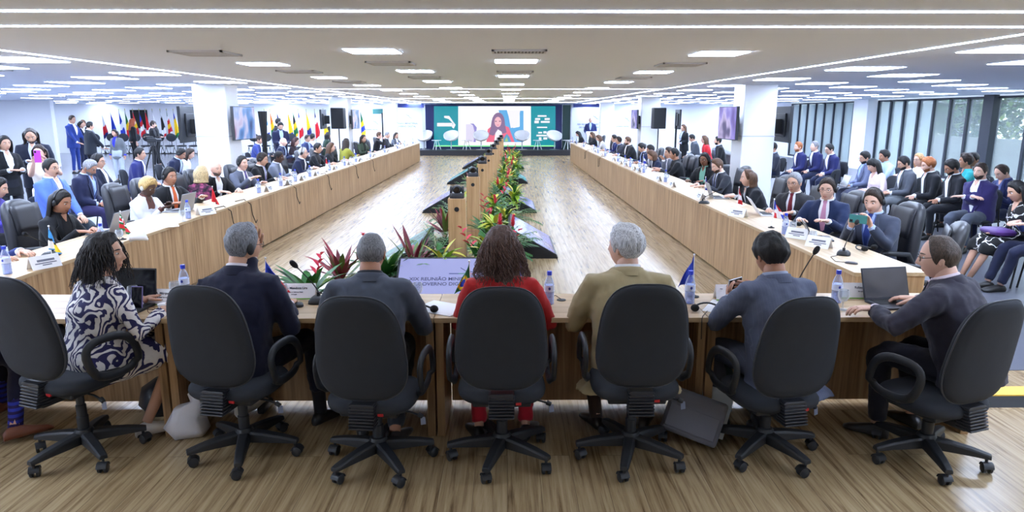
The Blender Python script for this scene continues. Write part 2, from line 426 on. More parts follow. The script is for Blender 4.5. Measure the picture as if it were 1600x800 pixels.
        bw.tube(bp, [.0028*hs, .0042*hs, .0036*hs, .0016*hs], 6, 0); bw.build('eyebrow', bcol, root, smooth=180)
        em.build('eye', [plain('eye_white', (214, 208, 204), .3), plain('iris_dark', (34, 24, 20), .2)], root, smooth=180)
    bald = hair[0] == 'bald'
    hc = hair[1]
    # --- hair
    HMt = hair_mat(hc); style = hair[0]
    if not bald:
        mb = MB(); hn = (64, 44, 24)[lod]; hr_ = (30, 18, 10)[lod]
        thick = {'short': .020, 'recede': .013, 'crop': .006, 'fluffy': .026, 'curly': .034, 'afro': .042, 'fringe': .02}.get(style.split('+')[0], .014)
        base_style = style.split('+')[0]
        vs, fs = [], []
        for i in range(hr_+1):
            for j in range(hn):
                ph = -PI+2*PI*j/hn; u = i/hr_; tl = hair_line(ph, base_style)*(1+.05*noise.noise(V((ph*6, rz*.3, loc[0])))); t = max(.02, u*tl)
                q = head_pt(t, ph, fem); n = q.normalized()
                nz = noise.noise(q*(46 if base_style != 'curly' else 70)+V((rz*.1, loc[0], loc[1])))
                nz2 = noise.noise(V((ph*14, u*2.2, loc[0]*3)))
                ed = 1-u**5
                up = .45+.55*max(0, n.z)+.25*max(0, n.y)*(u < .95) if base_style in ('short', 'fringe') else 1
                k_ = min(1, u*3.5); o = .0015+thick*ed*up*(1+k_*(.35*nz+.28*nz2))+(.010*ed*max(0, -n.y) if base_style == 'fluffy' else 0)
                vs.append(HM @ (q+n*o))
        for i in range(hr_):
            for j in range(hn):
                a, b = i*hn+j, i*hn+(j+1) % hn; fs.append((a, a+hn, b+hn, b))
        mb.add(vs, fs)
        if 'long' in style or 'bob' in style:
            Lh = {'long': .30, 'longer': .40, 'bob': .13, 'midlong': .21}[style.split('+')[1]]
            n = (26, 18, 12)[lod]; rr = (16, 12, 8)[lod]; A = (1.5 if '+longer' in style else 1.72) if fem else 1.7
            rings = []
            for i in range(rr+1):
                u = i/rr; out, inn = [], []
                for j in range(n+1):
                    ph = PI-A+2*A*j/n; w = 1-abs(2*j/n-1)**6
                    q = head_pt(.75+.8*min(1, u*2.5), ph, fem); nrm = V((q.x, q.y, 0)).normalized()
                    drop = max(0, u-.25)/.75*Lh
                    nz = noise.noise(V((ph*5, u*3, loc[0]*2+loc[1])))
                    fl = .012+.006*min(1, u*4)+.012*sin(min(1, u*1.4)*PI)+.016*u+.007*nz
                    p = V((q.x, q.y-.01*u, q.z-drop))+nrm*fl
                    pi_ = V((q.x, q.y-.01*u, q.z-drop))+nrm*(fl-.004-.02*w*(1 if u > .2 else .6)-.012*u*w)
                    if drop > .1: p.y -= (drop-.1)*.25; pi_.y -= (drop-.1)*.25
                    out.append(p); inn.append(pi_)
                # long hair hangs straight down whatever the head does
                G_ = Matrix.Translation(HC) @ Matrix.Rotation(RAD(hy), 4, 'Z') @ Matrix.Rotation(-RAD(hp)*(1-u)**.7, 4, 'X') @ Matrix.Scale(hs, 4)
                rings.append([G_ @ p for p in out]+[G_ @ p for p in reversed(inn)])
            mb.loft(rings)
        if 'bun' in style: mb.ball((0, 0, 0), .036, 12, 8, 0, HM @ Matrix.Translation((0, -.115, .03)))
        if 'tail' in style:
            mb.tube([HM @ V(p) for p in ((0, -.09, .03), (0, -.135, .02), (0, -.15, -.06), (0, -.135, -.16), (0, -.12, -.24))], [.016, .026, .03, .024, .006], 10)
        hair_o = mb.build('hair', HMt, root, smooth=180)
    elif hair[1] is not None and lod < 2:
        pass
    if 'b' in acc or 'm' in acc:
        mb = MB(); bn, br = 18, 9; P = []
        t0, t1, A = (1.93, 2.60, 1.42) if 'b' in acc else (2.0, 2.08, .26)
        for i in range(br+1):
            row = []
            for j in range(bn+1):
                ph = -A+2*A*j/bn; u = i/br
                tt0 = t0+.27*max(0, 1-abs(ph)/.75) if 'b' in acc else t0
                t = tt0+(t1-tt0)*u; q = head_pt(t, ph, fem); e = (1-abs(2*j/bn-1)**4)*(1-abs(2*u-1)**4)
                row.append(HM @ (q+q.normalized()*(.0006+.0055*e)))
            P.append(row)
        mb.sheet(P, .001)
        if 'b' in acc: mb.tube([HM @ V((x, head_pt(math.acos(-.046/.116), x/.085, fem).y+.003, -.047-.006*abs(x)/.02)) for x in (-.028, -.014, 0, .014, .028)], [.002, .005, .005, .005, .002], 6)
        mb.build('beard' if 'b' in acc else 'moustache', hair_mat([x*.9 for x in hc]), root, smooth=180)
    if 'g' in acc:
        mb = MB()
        for sd in (1, -1):
            mb.tube([HM @ V((sd*.033+.022*math.copysign(abs(cos(a))**.7, cos(a)), .098-.02*abs(cos(a)*.3+sd*0), .009+.017*math.copysign(abs(sin(a))**.8, sin(a)))) for a in [2*PI*k/14 for k in range(14)]], .0016*hs, 5, 0, None, True)
            mb.tube([HM @ V((sd*.055, .094, .014)), HM @ V((sd*.074, .07, .016)), HM @ V((sd*.078, -.005, .016)), HM @ V((sd*.074, -.02, .0))], .0018*hs, 5)
        mb.tube([HM @ V((-.012, .098, .012)), HM @ V((0, .103, .015)), HM @ V((.012, .098, .012))], .0016*hs, 5)
        mb.build('glasses', plain('glasses_frame', (24, 22, 24), .3), root, smooth=180)
    if 'h' in acc:
        mb = MB()
        mb.tube([HM @ V((.094*sin(a), -.012-.0*cos(a), .012+.128*cos(a))) for a in [-1.5+3*k/16 for k in range(17)]], .0045*hs, 6, 0, None, False, 1.8)
        for sd in (1, -1): mb.ball((0, 0, 0), (.018, .03, .034), 12, 8, 0, HM @ Matrix.Translation((sd*.09, -.006, -.002)))
        mb.build('headphones', plain('headphone_black', (26, 26, 29), .4), root, smooth=180)
    if 'w' in acc:
        mb = MB()
        mb.tube([HM @ V((.094*sin(a), -.012, .012+.128*cos(a))) for a in [-1.5+3*k/16 for k in range(17)]], .007*hs, 6)
        for sd in (1, -1): mb.ball((0, 0, 0), (.016, .03, .034), 12, 8, 0, HM @ Matrix.Translation((sd*.088, -.006, -.002)))
        mb.build('headphones', plain('headphone_pale', (206, 204, 198), .4), root, smooth=180)
    # --- clothes
    vox = (.013, .02, .03)[lod]
    kind, jc = top[0], top[1]
    JM = mats.get('top') or cloth(jc)
    bulk = {'suit': .012, 'shirt': .006, 'blouse': .006, 'dress': .007, 'vest': .006}[kind]
    mb = MB()
    hem = -.07 if not st else (-.17 if kind == 'suit' else -.05)
    rg = []
    Tt = ([(-.15, TOR[0][1]*1.5, TOR[0][2]*1.4, -.03)] if tail else [])+([(hem, TOR[0][1]*1.03, TOR[0][2]*1.03, TOR[0][3])] if st else [])+TOR
    for t, w, d, yc in Tt: rg.append([tp(x, yc+y, t) for x, y in sect(w+bulk, d+bulk, 20 if lod < 2 else 12)])
    mb.loft(rg)
    if sleeve > .05:
        for sd in (1, -1):
            S, E, T = arm[sd]; q = (.86 if fem else 1)*(1+(fat-1)*.5)
            S0 = tp(sd*shw*.55, -.01, .425)
            pts = [S0, S.lerp(S0, .15), S.lerp(E, .4), E, E.lerp(T, .5), E.lerp(T, .93)]; rr = [.066*q, .068*q, .064*q, .055*q, .05*q, .043*q]
            if kind in ('shirt', 'blouse', 'dress'): rr = [r*.9 for r in rr]
            if sleeve < 1:
                n = 4 if sleeve > .4 else 3; pts, rr = pts[:n], rr[:n]
            mb.tube(pts, rr, 12 if lod < 2 else 8)
    if kind == 'dress' or skirt:
        pass
    nm = {'suit': 'jacket', 'shirt': 'shirt', 'blouse': 'blouse', 'dress': 'dress', 'vest': 'top'}[kind]
    if kind == 'dress' and not st:
        for sd in (1, -1):
            hip, k, f = legs[sd]; mb.tube([hip+V((0, -.02, 0)), hip.lerp(k, .5), k, k+(k-hip).normalized()*.03+V((0, 0, -.03)), k.lerp(f, .3)], [.115, .11, .09, .085, .085], 12)
        a, b = legs[1], legs[-1]; mb.tube([(a[0]+b[0])/2, (a[1]+b[1])/2], [.11, .08], 12)
    if kind == 'dress' and st:
        mb.loft([[tp(x, y, t) for x, y in sect(w, d, 16)] for t, w, d in ((-.42, .22, .17), (-.2, .2, .15), (.02, .18, .13))])
    o = mb.build(nm, JM, root, smooth=180); cloth_mods(o, vox, lod)
    # bottoms
    if kind != 'dress':
        mb = MB(); BM = mats.get('bot') or cloth(bot)
        mb.loft([[H0+V((x, y, z)) for x, y in sect(w*fat, d*fat, 16)] for z, w, d in ((-.1, .15, .11), (-.02, .172, .125), (.1, .165, .118))])
        if skirt:
            a, b = legs[1], legs[-1]
            L = [(H0, .17, .11), ((a[0]+b[0])/2+V((0, .12, 0)), .185, .105), ((a[1]+b[1])/2+V((0, .0, 0)), .175, .08), ((a[1]+b[1])/2+V((0, .05, -.05)), .16, .07)]
            if st: L = [(H0, .17, .12), (H0+V((0, .02, -.2)), .185, .13), (V((0, .03, .5*s)), .17, .12)]
            rings = []
            for i, (c, w, d) in enumerate(L):
                rings.append([c+(V((x, 0, y)) if not st else V((x, y, 0))) for x, y in sect(w, d, 16)])
            mb.loft(rings)
        else:
            for sd in (1, -1):
                hip, k, f = legs[sd]; q = (.9 if fem else 1)*(1+(fat-1)*.4); sl = f+(k-f).normalized()*.005
                b = (k-hip).normalized()
                mb.tube([hip, hip.lerp(k, .5), k-b*.03, k.lerp(f, .06)+b*.012, k.lerp(f, .5), k.lerp(sl, .74 if socks else .97)], [.095*q, .085*q, .068*q, .067*q, .058*q, .05*q], 12)
        o = mb.build('skirt' if skirt else 'trousers', BM, root, smooth=180); cloth_mods(o, vox, lod)
    # shoes
    for sd in (1, -1):
        hip, k, f = legs[sd]; mb = MB(); dn = (f-k).normalized() if not st else V((0, 0, -1))
        fw = V((0, 1, 0)) if st else (V((k.x-hip.x, k.y-hip.y, 0)).normalized()*.75+V((sd*.15, .25, 0)))
        if f.z > .2 or dn.z > -.5: fw = (fw+V((0, 0, -.55)))
        fw.normalize(); upv = (-dn-fw*(-dn).dot(fw)).normalized(); rt = fw.cross(upv)
        hl = f-upv*.085
        rings = []
        for y, w, h in ((-.07, .022, .05), (-.045, .034, .075), (0, .037, .085), (.05, .04, .07), (.11, .046, .05), (.155, .042, .038), (.185, .022, .024)):
            rings.append([hl+fw*y+rt*(w*math.copysign(abs(cos(a))**.8, cos(a)))+upv*max(.004, h*(.5+.5*math.copysign(abs(sin(a))**.7, sin(a)))) for a in [2*PI*q/14 for q in range(14)]])
        mb.loft(rings); mb.build('shoe', plain('shoe_%d_%d_%d' % tuple(shoe), shoe, .4, bump=.05), root, smooth=60)
        if socks:
            MB().tube([f+V((0, 0, -.02)), f.lerp(k, .2), f.lerp(k, .4)], [.04, .042, .048], 12).build('sock', mats.get('sock') or cloth(socks), root, smooth=180)
    # jacket front, shirt, tie, collars
    if kind == 'suit':
        sc_, tie = top[2], top[3]
        v = openv; wv = .075 if not fem else .06
        cw = .05
        if sc_ is not None:
            lo = -.0 if openv < .1 else v
            rows = [(v, -.008 if openv >= .1 else -.05, .008 if openv >= .1 else .05), (v+.1, -.045, .045), (.40, -.055, .055), (.47, -.045, .045), (.50, -.040, .040)]
            patch(rows, bulk+.006, cloth(sc_), 'shirt_front', .008)
            if not tie and lod < 2: patch([(.435, -.004, .004), (.47, -.022, .022), (.503, -.034, .034)], bulk+.0115, SK, 'neckline', .004)
            if tie: patch([(v-.01, -.018, .018), (v+.1, -.032, .032), (.42, -.022, .022), (.475, -.016, .016), (.49, -.021, .021), (.507, -.019, .019)], bulk+.013, cloth(tie, .5), 'tie', .006)
        for sd in (1, -1):
            rows = [(v-.02, sd*.004, sd*.03), (v+.08, sd*.035, sd*.085), (.38, sd*.055, sd*.115), (.41, sd*.055, sd*.092), (.45, sd*.055, sd*.086), (.50, sd*.05, sd*.066)]
            if sd < 0: rows = [(t, b, a) for t, a, b in rows]
            patch(rows, bulk+.012, JM, 'lapel', .008)
        P = []
        for t, o_ in ((.475, .024), (.50, .018), (.518, .014), (.52, .006)):
            P.append([tp((nr+o_)*1.08*sin(a), -.012-(nr+o_)*cos(a), t-(.012*(1-cos(a)))) for a in [-1.9+3.8*k/16 for k in range(17)]])
        MB().sheet(P, .007).build('jacket_collar', JM, root, smooth=60)
        if sc_ is not None:
            P = []
            for t, o_ in ((.485, .010), (.51, .010), (.532, .008), (.534, .002)):
                P.append([tp((nr+o_)*sin(a), -.006-(nr+o_)*1.02*cos(a), t-.010*(1-cos(a))) for a in [-2.85+5.7*k/20 for k in range(21)]])
            MB().sheet(P, .004).build('shirt_collar', cloth(sc_), root, smooth=60)
            for sd in (1, -1):
                S, E, T = arm[sd]
                MB().tube([E.lerp(T, .85), E.lerp(T, 1.0)], [.036, .033], 12).build('shirt_cuff', cloth(sc_), root, smooth=60)
    elif kind == 'shirt':
        P = []
        for t, o_ in ((.485, .012), (.515, .010), (.54, .008), (.542, .002)):
            P.append([tp((nr+o_)*sin(a), -.006-(nr+o_)*1.02*cos(a), t-.012*(1-cos(a))) for a in [-2.7+5.4*k/20 for k in range(21)]])
        MB().sheet(P, .004).build('collar', JM, root, smooth=60)
    if kind in ('blouse', 'vest', 'dress') and lod < 2:
        mats_s = SK
        patch([(.40, -.006, .006), (.44, -.03, .03), (.47, -.045, .045), (.50, -.048, .048)], bulk+.0035, SK, 'neckline', .004)
    if 'l' in acc:
        lc = plain('lanyard_ribbon', (70, 92, 150), .7)
        mb = MB()
        for sd in (1, -1):
            mb.tube([front(sd*.052, .50, bulk+.016), front(sd*.05, .42, bulk+.020), front(sd*.028, .28, bulk+.022), front(sd*.006, .15, bulk+.022)], .006, 5, 0, None, False, .3)
        l = mb.build('lanyard', lc, root, smooth=60)
        P = [[front(x, t, bulk+.027) for x in (-.038, 0, .038)] for t in (.04, .10, .155)]
        MB().sheet(P, .004).build('badge', plain('badge_card', (226, 228, 236), .4), l, smooth=30)
    root['_h'] = 0; del root['_h']
    INFO[root.name] = dict(HC=HC, HM=HM, arm=arm, tp=tp, rz=rz, loc=V(loc))
    return root
INFO = {}
def W(root, p):
    i = INFO[root.name]; return Matrix.Rotation(RAD(i['rz']), 3, 'Z') @ V(p)+i['loc']
def cloth_mods(o, vox, lod):
    r = o.modifiers.new('one_surface', 'REMESH'); r.mode = 'VOXEL'; r.voxel_size = vox; r.use_smooth_shade = True
    q = o.modifiers.new('blend', 'SMOOTH'); q.factor = .5; q.iterations = (7, 4, 2)[lod]
    if lod < 2:
        d = o.modifiers.new('creases', 'DISPLACE'); d.texture = crease_tex(); d.strength = (.022, .016)[lod]; d.mid_level = .5; d.texture_coords = 'LOCAL'
_ct = []
def crease_tex():
    if not _ct:
        t = bpy.data.textures.new('fold_noise', 'CLOUDS'); t.noise_scale = .075; t.noise_depth = 2; _ct.append(t)
    return _ct[0]
def hand(mb, Wp, d, nrm, sd, curl, lod, k=1.0):
    d = V(d).normalized(); nrm = V(nrm); nrm = (nrm-d*nrm.dot(d)); nrm = nrm.normalized() if nrm.length > 1e-4 else frame(d)[0]
    th = d.cross(nrm)*sd
    n = (10, 8, 6)[lod]; rings = []
    for y, w, h, o in ((-.025, .026, .021, 0), (.0, .027, .019, 0), (.03, .037, .018, .0), (.065, .042, .015, .002), (.095, .040, .011, .004), (.102, .034, .008, .005)):
        rings.append([Wp+d*(y*k)+nrm*(o*k)+th*(w*k*cos(2*PI*j/n))+nrm*(h*k*sin(2*PI*j/n)) for j in range(n)])
    mb.loft(rings)
    m = (7, 6, 5)[lod]
    for off, L, st in ((.031, .073, .0), (.0105, .082, .004), (-.0105, .075, .002), (-.03, .058, -.006)):
        p = Wp+d*((.088+st)*k)+th*(off*k)+nrm*(.003*k); pts = [p]; a = curl*.55; lat = off*.9
        for q in (.45, .31, .24):
            dd = (d*cos(a)+nrm*sin(a)+th*lat*1.2).normalized(); p = p+dd*(L*q*k); pts.append(p); a += curl*(.9 if q > .4 else .7)
        mb.tube(pts, [.0098*k, .0092*k, .0082*k, .006*k], m)
    p = Wp+d*(.022*k)+th*(.026*k)+nrm*(.004*k); pts = [p]
    a0 = (d*.62+th*.75+nrm*.25).normalized(); p = p+a0*(.036*k); pts.append(p)
    a1 = (d*.85+th*.35+nrm*(.3+curl*.3)).normalized(); p = p+a1*(.03*k); pts.append(p)
    a2 = (d*.95+th*.05+nrm*(.35+curl*.4)).normalized(); p = p+a2*(.026*k); pts.append(p)
    mb.tube(pts, [.015*k, .0125*k, .0105*k, .0075*k], m)
# ------------------------------------------------------------------ the room
CZ = 2.45
YB, XR, XL, YF = 35.2, 12.95, -27.0, -5.0
struct(MB().box((XL, YF, -.12), (XR, YB, 0)).build('floor', M_FLOOR, smooth=0))
M_FLOOR2 = plain('grey_vinyl_floor', (98, 99, 108), .3, var=.05); M_FLOOR3 = plain('pale_vinyl_floor', (124, 125, 132), .25, var=.05)
struct(MB().box((3.42, 4.98, 0), (XR, YB, .004)).build('floor_2', M_FLOOR2, smooth=0))
struct(MB().box((XL, 4.4, 0), (-4.42, YB, .004)).build('floor_3', M_FLOOR3, smooth=0))
struct(MB().box((XL, YF, CZ), (XR, YB, CZ+.15)).build('ceiling', M_CEIL, smooth=0))
struct(MB().box((XL-.2, YB, -.12), (XR+.2, YB+.2, CZ+.15)).build('wall_back', M_WALL, smooth=0))
struct(MB().box((XL-.2, YF, -.12), (XL, YB, CZ+.15)).build('wall_left', M_WALL, smooth=0))
struct(MB().box((XL-.2, YF-.2, -.12), (XR+.2, YF, CZ+.15)).build('wall_front', M_WALL, smooth=0))
struct(MB().box((XL, 26, 0), (-16.9, 26.2, CZ)).build('wall_partition', M_WALL, smooth=0))
M_FRM = plain('dark_window_frame', (44, 50, 62), .5)
def blind(name, rgb, tr):
    m, nt, b = nodes(name); b.inputs['Base Color'].default_value = (*lin(rgb), 1); b.inputs['Roughness'].default_value = .7
    t = nt.nodes.new('ShaderNodeBsdfTranslucent'); t.inputs[0].default_value = (*lin(rgb), 1); x = nt.nodes.new('ShaderNodeMixShader'); x.inputs[0].default_value = tr
    nt.links.new(b.outputs[0], x.inputs[1]); nt.links.new(t.outputs[0], x.inputs[2]); nt.links.new(x.outputs[0], nt.nodes['Material Output'].inputs[0]); return m
M_FROST = blind('frosted_film', (176, 190, 198), .45)
M_WHT_BLIND = blind('white_blind', (240, 243, 248), .5)
# right wall: piers, sill strip and two window bays
mb = MB()
for a, b in ((31.75, YB), (24.35, 25.25)): mb.box((XR, a, 0), (XR+.25, b, CZ))
mb.box((XR+.02, YF, CZ-.04), (XR+.2, YB, CZ)); mb.box((XR+.02, YF, -.1), (XR+.2, YB, .08))
struct(mb.build('wall_right', M_WALL, smooth=0))
struct(MB().box((XR-.35, 24.3, 0), (XR, 25.3, CZ)).build('column_3', M_WALL, smooth=0, bevel=.01))
def bay(name, y0, y1, n, frost, white):
    w = MB(); x = XR+.06
    st = (y1-y0)/n
    for k in range(n+1): w.cbox((x, y0+k*st, 1.245), (.12, .085, 2.33))
    w.box((x-.06, y0, 2.36), (x+.06, y1, 2.41)); w.box((x-.06, y0, .08), (x+.06, y1, .15)); 
    f = struct(w.build(name, M_FRM, smooth=0))
    for k in range(n):
        a, b = y0+k*st+.04, y0+(k+1)*st-.04
        MB().box((x-.006, a, .15), (x+.006, b, 2.36)).build('glass_pane', M_PANE, f, smooth=0)
        if k in frost: MB().box((x+.07, a, .16), (x+.075, b, 2.35)).build('blind_panel', M_FROST, f, smooth=0)
        if k in white: MB().box((x+.07, a, .16), (x+.08, b, 2.35)).build('blind_panel', M_WHT_BLIND, f, smooth=0)
    return f
bay('window_1', 26.0, 31.65, 7, range(7), ())
bay('window_2', 18.75, 24.3, 7, (), (3, 4, 5, 6))
bay('window_3', 25.3, 26.0, 1, (), ())
bay('window_4', 5.2, 18.6, 10, (), ())
bay('window_5', -4.9, 5.1, 8, (), range(8))  # bay out of view; its blinds are added to cut daylight glare
w5 = MB().box((XR-.12, 18.35, 0), (XR+.1, 18.75, CZ)); struct(w5.build('trim_1', M_FRM, smooth=0))
struct(MB().box((XR+.3, YF, -.12), (XR+9, YB, -.06)).build('ground', plain('terrace_paving', (150, 150, 148), .8), smooth=0))
struct(MB().box((XR+3.2, YF, -.06), (XR+3.45, YB+4, 1.15)).build('wall_terrace', plain('grey_parapet', (120, 122, 126), .8), smooth=0))
# columns
def column(n, x0, x1, y0):
    m = MB().box((x0, y0, 0), (x1, y0+.57, CZ)); o = struct(m.build('column_%d' % n, M_WALL, smooth=0, bevel=.012))
    MB().box((x0-.004, y0-.004, 1.56), (x1+.004, y0+.574, 1.575)).build('joint_line', plain('joint_grey', (196, 198, 206), .6), o, smooth=0)
column(4, -5.41, -4.84, 12.1); column(5, 4.12, 4.69, 12.1); column(6, -5.41, -4.84, 21.3); column(7, 4.12, 4.69, 21.3); column(8, -5.41, -4.84, 30.5); column(9, 4.12, 4.69, 30.5)
struct(MB().box((-27, YB-.012, 0), (XR, YB, .08)).build('baseboard_back', M_WHITE, smooth=0))
# ------------------------------------------------------------------ ceiling lights
M_LED = glow('led_diffuser', (208, 225, 255), 11.5)
M_STRIP = glow('led_strip', (212, 227, 255), 9.0)
ORD = ['first', 'second', 'third', 'fourth', 'fifth', 'sixth', 'seventh', 'eighth', 'ninth', 'tenth', 'eleventh', 'twelfth', 'thirteenth', 'fourteenth', 'fifteenth', 'sixteenth']
def panel_mesh(sz):
    d = MB().box((-sz/2, -sz/2, -.009), (sz/2, sz/2, -.003)); f = MB().box((-sz/2-.008, -sz/2-.008, -.004), (sz/2+.008, sz/2+.008, 0))
    return d, f
PROTO = {}
def panel(x, y, sz, label):
    if sz not in PROTO:
        t = thing('ceiling_light', (x, y, CZ), label, 'ceiling light', 0, 'square ceiling lights')
        d, f = panel_mesh(sz); d.build('diffuser', M_LED, t, smooth=0); f.build('frame', M_WHITE, t, smooth=0); PROTO[sz] = t
        return
    dup(PROTO[sz], (x, y, CZ), label)
def prow(x, y0, st, y1, sz, where):  # low row starts add unseen panels behind the camera to light the foreground
    while abs(x) < 8 and y0 < -9 and sz > .5: y0 += st
    k = 0; y = y0
    while y < y1:
        if (sz < .5 and y < 5) or (x > 5.8 and y < 10) or (x < -16.5 and 24.9 < y < 26.7): y += st; continue
        panel(x, y, sz, 'square ceiling light, %s from the camera in %s' % (ORD[min(k, 15)], where)); y += st; k += 1
for k, (x, y0, y1, wh) in enumerate(((4.0, .8-2.36, 34.7, 'the row nearest the right table'), (5.2, -.2, 34.7, 'the second row outside the right table'), (6.5, -1, 34.7, 'the third row outside the right table'),
        (7.95, .5, 34.7, 'the fourth row outside the right table'), (9.45, 2.1, 34.7, 'the fifth row outside the right table'), (10.95, 1.2, 34.7, 'the row nearest the windows'))):
    prow(x, y0, 2.36, y1, .6, wh)
for k, (x, y0, y1, wh) in enumerate(((-4.57, -.3, 34.7, 'the row nearest the left table'), (-5.65, .7-2.32, 34.7, 'the second row outside the left table'), (-6.95, -.2, 34.7, 'the third row outside the left table'),
        (-8.35, 1.1, 34.7, 'the fourth row outside the left table'), (-9.85, 5.2, 34.7, 'the fifth row outside the left table'), (-11.2, 9.1, 34.7, 'the sixth row outside the left table'), (-12.7, 10.2, 34.7, 'the seventh row outside the left table'),
        (-15.0, 13.2, 34.7, 'the eighth row outside the left table'), (-17.6, 14.2, 34.7, 'the ninth row outside the left table'), (-20.2, 16.0, 34.7, 'the added tenth row outside the left table'), (-22.8, 17.1, 34.7, 'the added row farthest to the left'))):  # last two rows are added lights that brighten the dim back-left wall
    prow(x, y0, 2.32, y1, .6, wh)
for x, y0, wh in ((-2.47, 7.22-2.62*3, 'the row above the left inner aisle'), (-1.08, 5.75-2.62*3, 'the row left of the planter'), (.09, 7.06-2.7*3, 'the row above the flower planter'), (1.78, 5.95-2.62*3, 'the row above the right inner aisle')):
    prow(x, y0, 2.62, 31, .40, wh)
def strip(a, b, label):
    a, b = V(a), V(b); d = (b-a).normalized(); n = V((d.y, -d.x, 0))*.011; z = CZ
    m = MB().add([(a-n).to_tuple()[:2]+(z-.006,), (b-n).to_tuple()[:2]+(z-.006,), (b+n).to_tuple()[:2]+(z-.006,), (a+n).to_tuple()[:2]+(z-.006,),
                  (a-n).to_tuple()[:2]+(z,), (b-n).to_tuple()[:2]+(z,), (b+n).to_tuple()[:2]+(z,), (a+n).to_tuple()[:2]+(z,)],
                 [(0, 1, 2, 3), (4, 7, 6, 5), (0, 4, 5, 1), (1, 5, 6, 2), (2, 6, 7, 3), (3, 7, 4, 0)])
    tag(m.build('light_strip', M_STRIP, smooth=0), label, 'light strip')
strip((-12, 3.56, 0), (12, 3.56, 0), 'white LED line across the ceiling, nearest the camera')
strip((-12, 4.16, 0), (12, 4.16, 0), 'white LED line across the ceiling, second from the camera')
strip((-4.05, 4.2, 0), (-3.72, 31, 0), 'white LED line along the ceiling above the left table')
strip((3.3, 4.2, 0), (3.02, 31, 0), 'white LED line along the ceiling above the right table')
strip((-3.84, 14.35, 0), (3.14, 14.35, 0), 'white LED line crossing the middle of the ceiling')
strip((-3.78, 22.9, 0), (3.08, 22.9, 0), 'white LED line crossing the ceiling before the screen')
strip((-3.73, 30.6, 0), (3.03, 30.6, 0), 'white LED line across the ceiling closest to the screen')
M_VENT = plain('vent_grey', (214, 216, 222), .6); M_VENTD = plain('vent_dark', (92, 94, 104), .8)
def vent(x, y, w, d, label, slats):
    t = thing('ceiling_vent', (x, y, CZ), label, 'vent')
    MB().box((-w/2, -d/2, -.006), (w/2, d/2, 0)).build('backing', M_VENTD, t, smooth=0)
    f = MB()
    for k in (-1, 1): f.cbox((k*w/2, 0, -.008), (.02, d+.02, .016)); f.cbox((0, k*d/2, -.008), (w+.02, .02, .016))
    f.build('frame', M_VENT, t, smooth=0)
    n = int((w if slats else d)/.028); s = MB()
    for k in range(1, n):
        if slats: s.cbox((-w/2+k*w/n, 0, -.009), (.010, d, .012))
        else: s.cbox((0, -d/2+k*d/n, -.009), (w, .016, .008))
    s.build('slats', M_VENT, t, smooth=0)
vent(.1, 5.72, .42, .2, 'slotted ceiling vent over the planter, nearest the camera', True); vent(.1, 8.45, .42, .2, 'slotted ceiling vent over the planter, farther from the camera', True)
for x, y, l in ((-2.5, 5.92, 'grey square ceiling grille above left aisle, nearest the camera'), (-2.47, 8.45, 'grey square ceiling grille above left aisle, second from the camera'), (-2.47, 11.1, 'grey square ceiling grille above left aisle, third from the camera'),
                (-1.15, 7.06, 'grey square ceiling grille left of planter, nearer the camera'), (-1.12, 9.8, 'grey square ceiling grille left of planter, farther from the camera'), (1.77, 7.22, 'grey square ceiling grille above right aisle, nearer the camera'), (1.77, 9.85, 'grey square ceiling grille above right aisle, farther from the camera')):
    vent(x, y, .42, .42, l, False)
for x, y, l in ((-6.0, 8.1, 'dark ceiling grille outside the left table'), (-7.9, 7.9, 'dark ceiling grille near the left edge of the photo'), (6.2, 7.0, 'dark ceiling grille outside the right table')): vent(x, y, .5, .3, l, False)
# ------------------------------------------------------------------ tables
def front_desk(x0, x1, label):
    t = thing('desk', ((x0+x1)/2, 4.17, 0), label, 'table', 0, 'desks of the front table'); w = x1-x0
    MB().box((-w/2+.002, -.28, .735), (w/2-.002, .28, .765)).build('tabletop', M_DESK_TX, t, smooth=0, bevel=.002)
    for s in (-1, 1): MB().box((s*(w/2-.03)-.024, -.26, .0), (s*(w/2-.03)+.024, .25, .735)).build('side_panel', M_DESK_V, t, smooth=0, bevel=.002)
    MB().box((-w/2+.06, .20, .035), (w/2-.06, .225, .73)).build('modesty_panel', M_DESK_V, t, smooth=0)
    return t
for a, b, l in ((-3.65, -2.05, 'oak desk unit at left end of front table, woman in patterned dress'), (-2.05, -.435, 'oak desk unit of front table, grey-haired man in navy'), (-.435, 1.20, 'oak desk unit of front table, woman in red jacket'), (1.20, 2.87, 'oak desk unit at right end of front table with open laptop')):
    front_desk(a, b, l)
def arm_desk(side, y0, y1, label):
    xi = -3.64 if side < 0 else 2.66; L = y1-y0
    t = thing('desk', (xi, (y0+y1)/2, 0), label, 'table', 0, 'desks of the left table' if side < 0 else 'desks of the right table')
    s = side
    bx = lambda a, b, c, d, e, f: MB().box((min(a*s, b*s), c, e), (max(a*s, b*s), d, f))
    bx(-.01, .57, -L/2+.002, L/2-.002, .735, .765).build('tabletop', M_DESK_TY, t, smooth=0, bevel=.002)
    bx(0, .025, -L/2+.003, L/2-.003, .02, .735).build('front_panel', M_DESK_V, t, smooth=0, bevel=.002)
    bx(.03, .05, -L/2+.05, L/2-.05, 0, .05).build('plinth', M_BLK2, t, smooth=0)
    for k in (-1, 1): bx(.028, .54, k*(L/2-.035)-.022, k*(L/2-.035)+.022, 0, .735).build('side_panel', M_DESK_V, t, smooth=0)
ys = [4.6, 6.2, 7.85, 10.4, 13.0, 15.8, 18.3, 20.8, 23.4, 26.1, 28.9]
for k in range(10): arm_desk(-1, ys[k], ys[k+1], 'oak desk unit of the left table, %s from the camera' % ORD[k])
ys = [5.05, 6.7, 9.3, 11.9, 14.5, 17.1, 19.7, 22.3, 24.9, 27.0, 28.9]
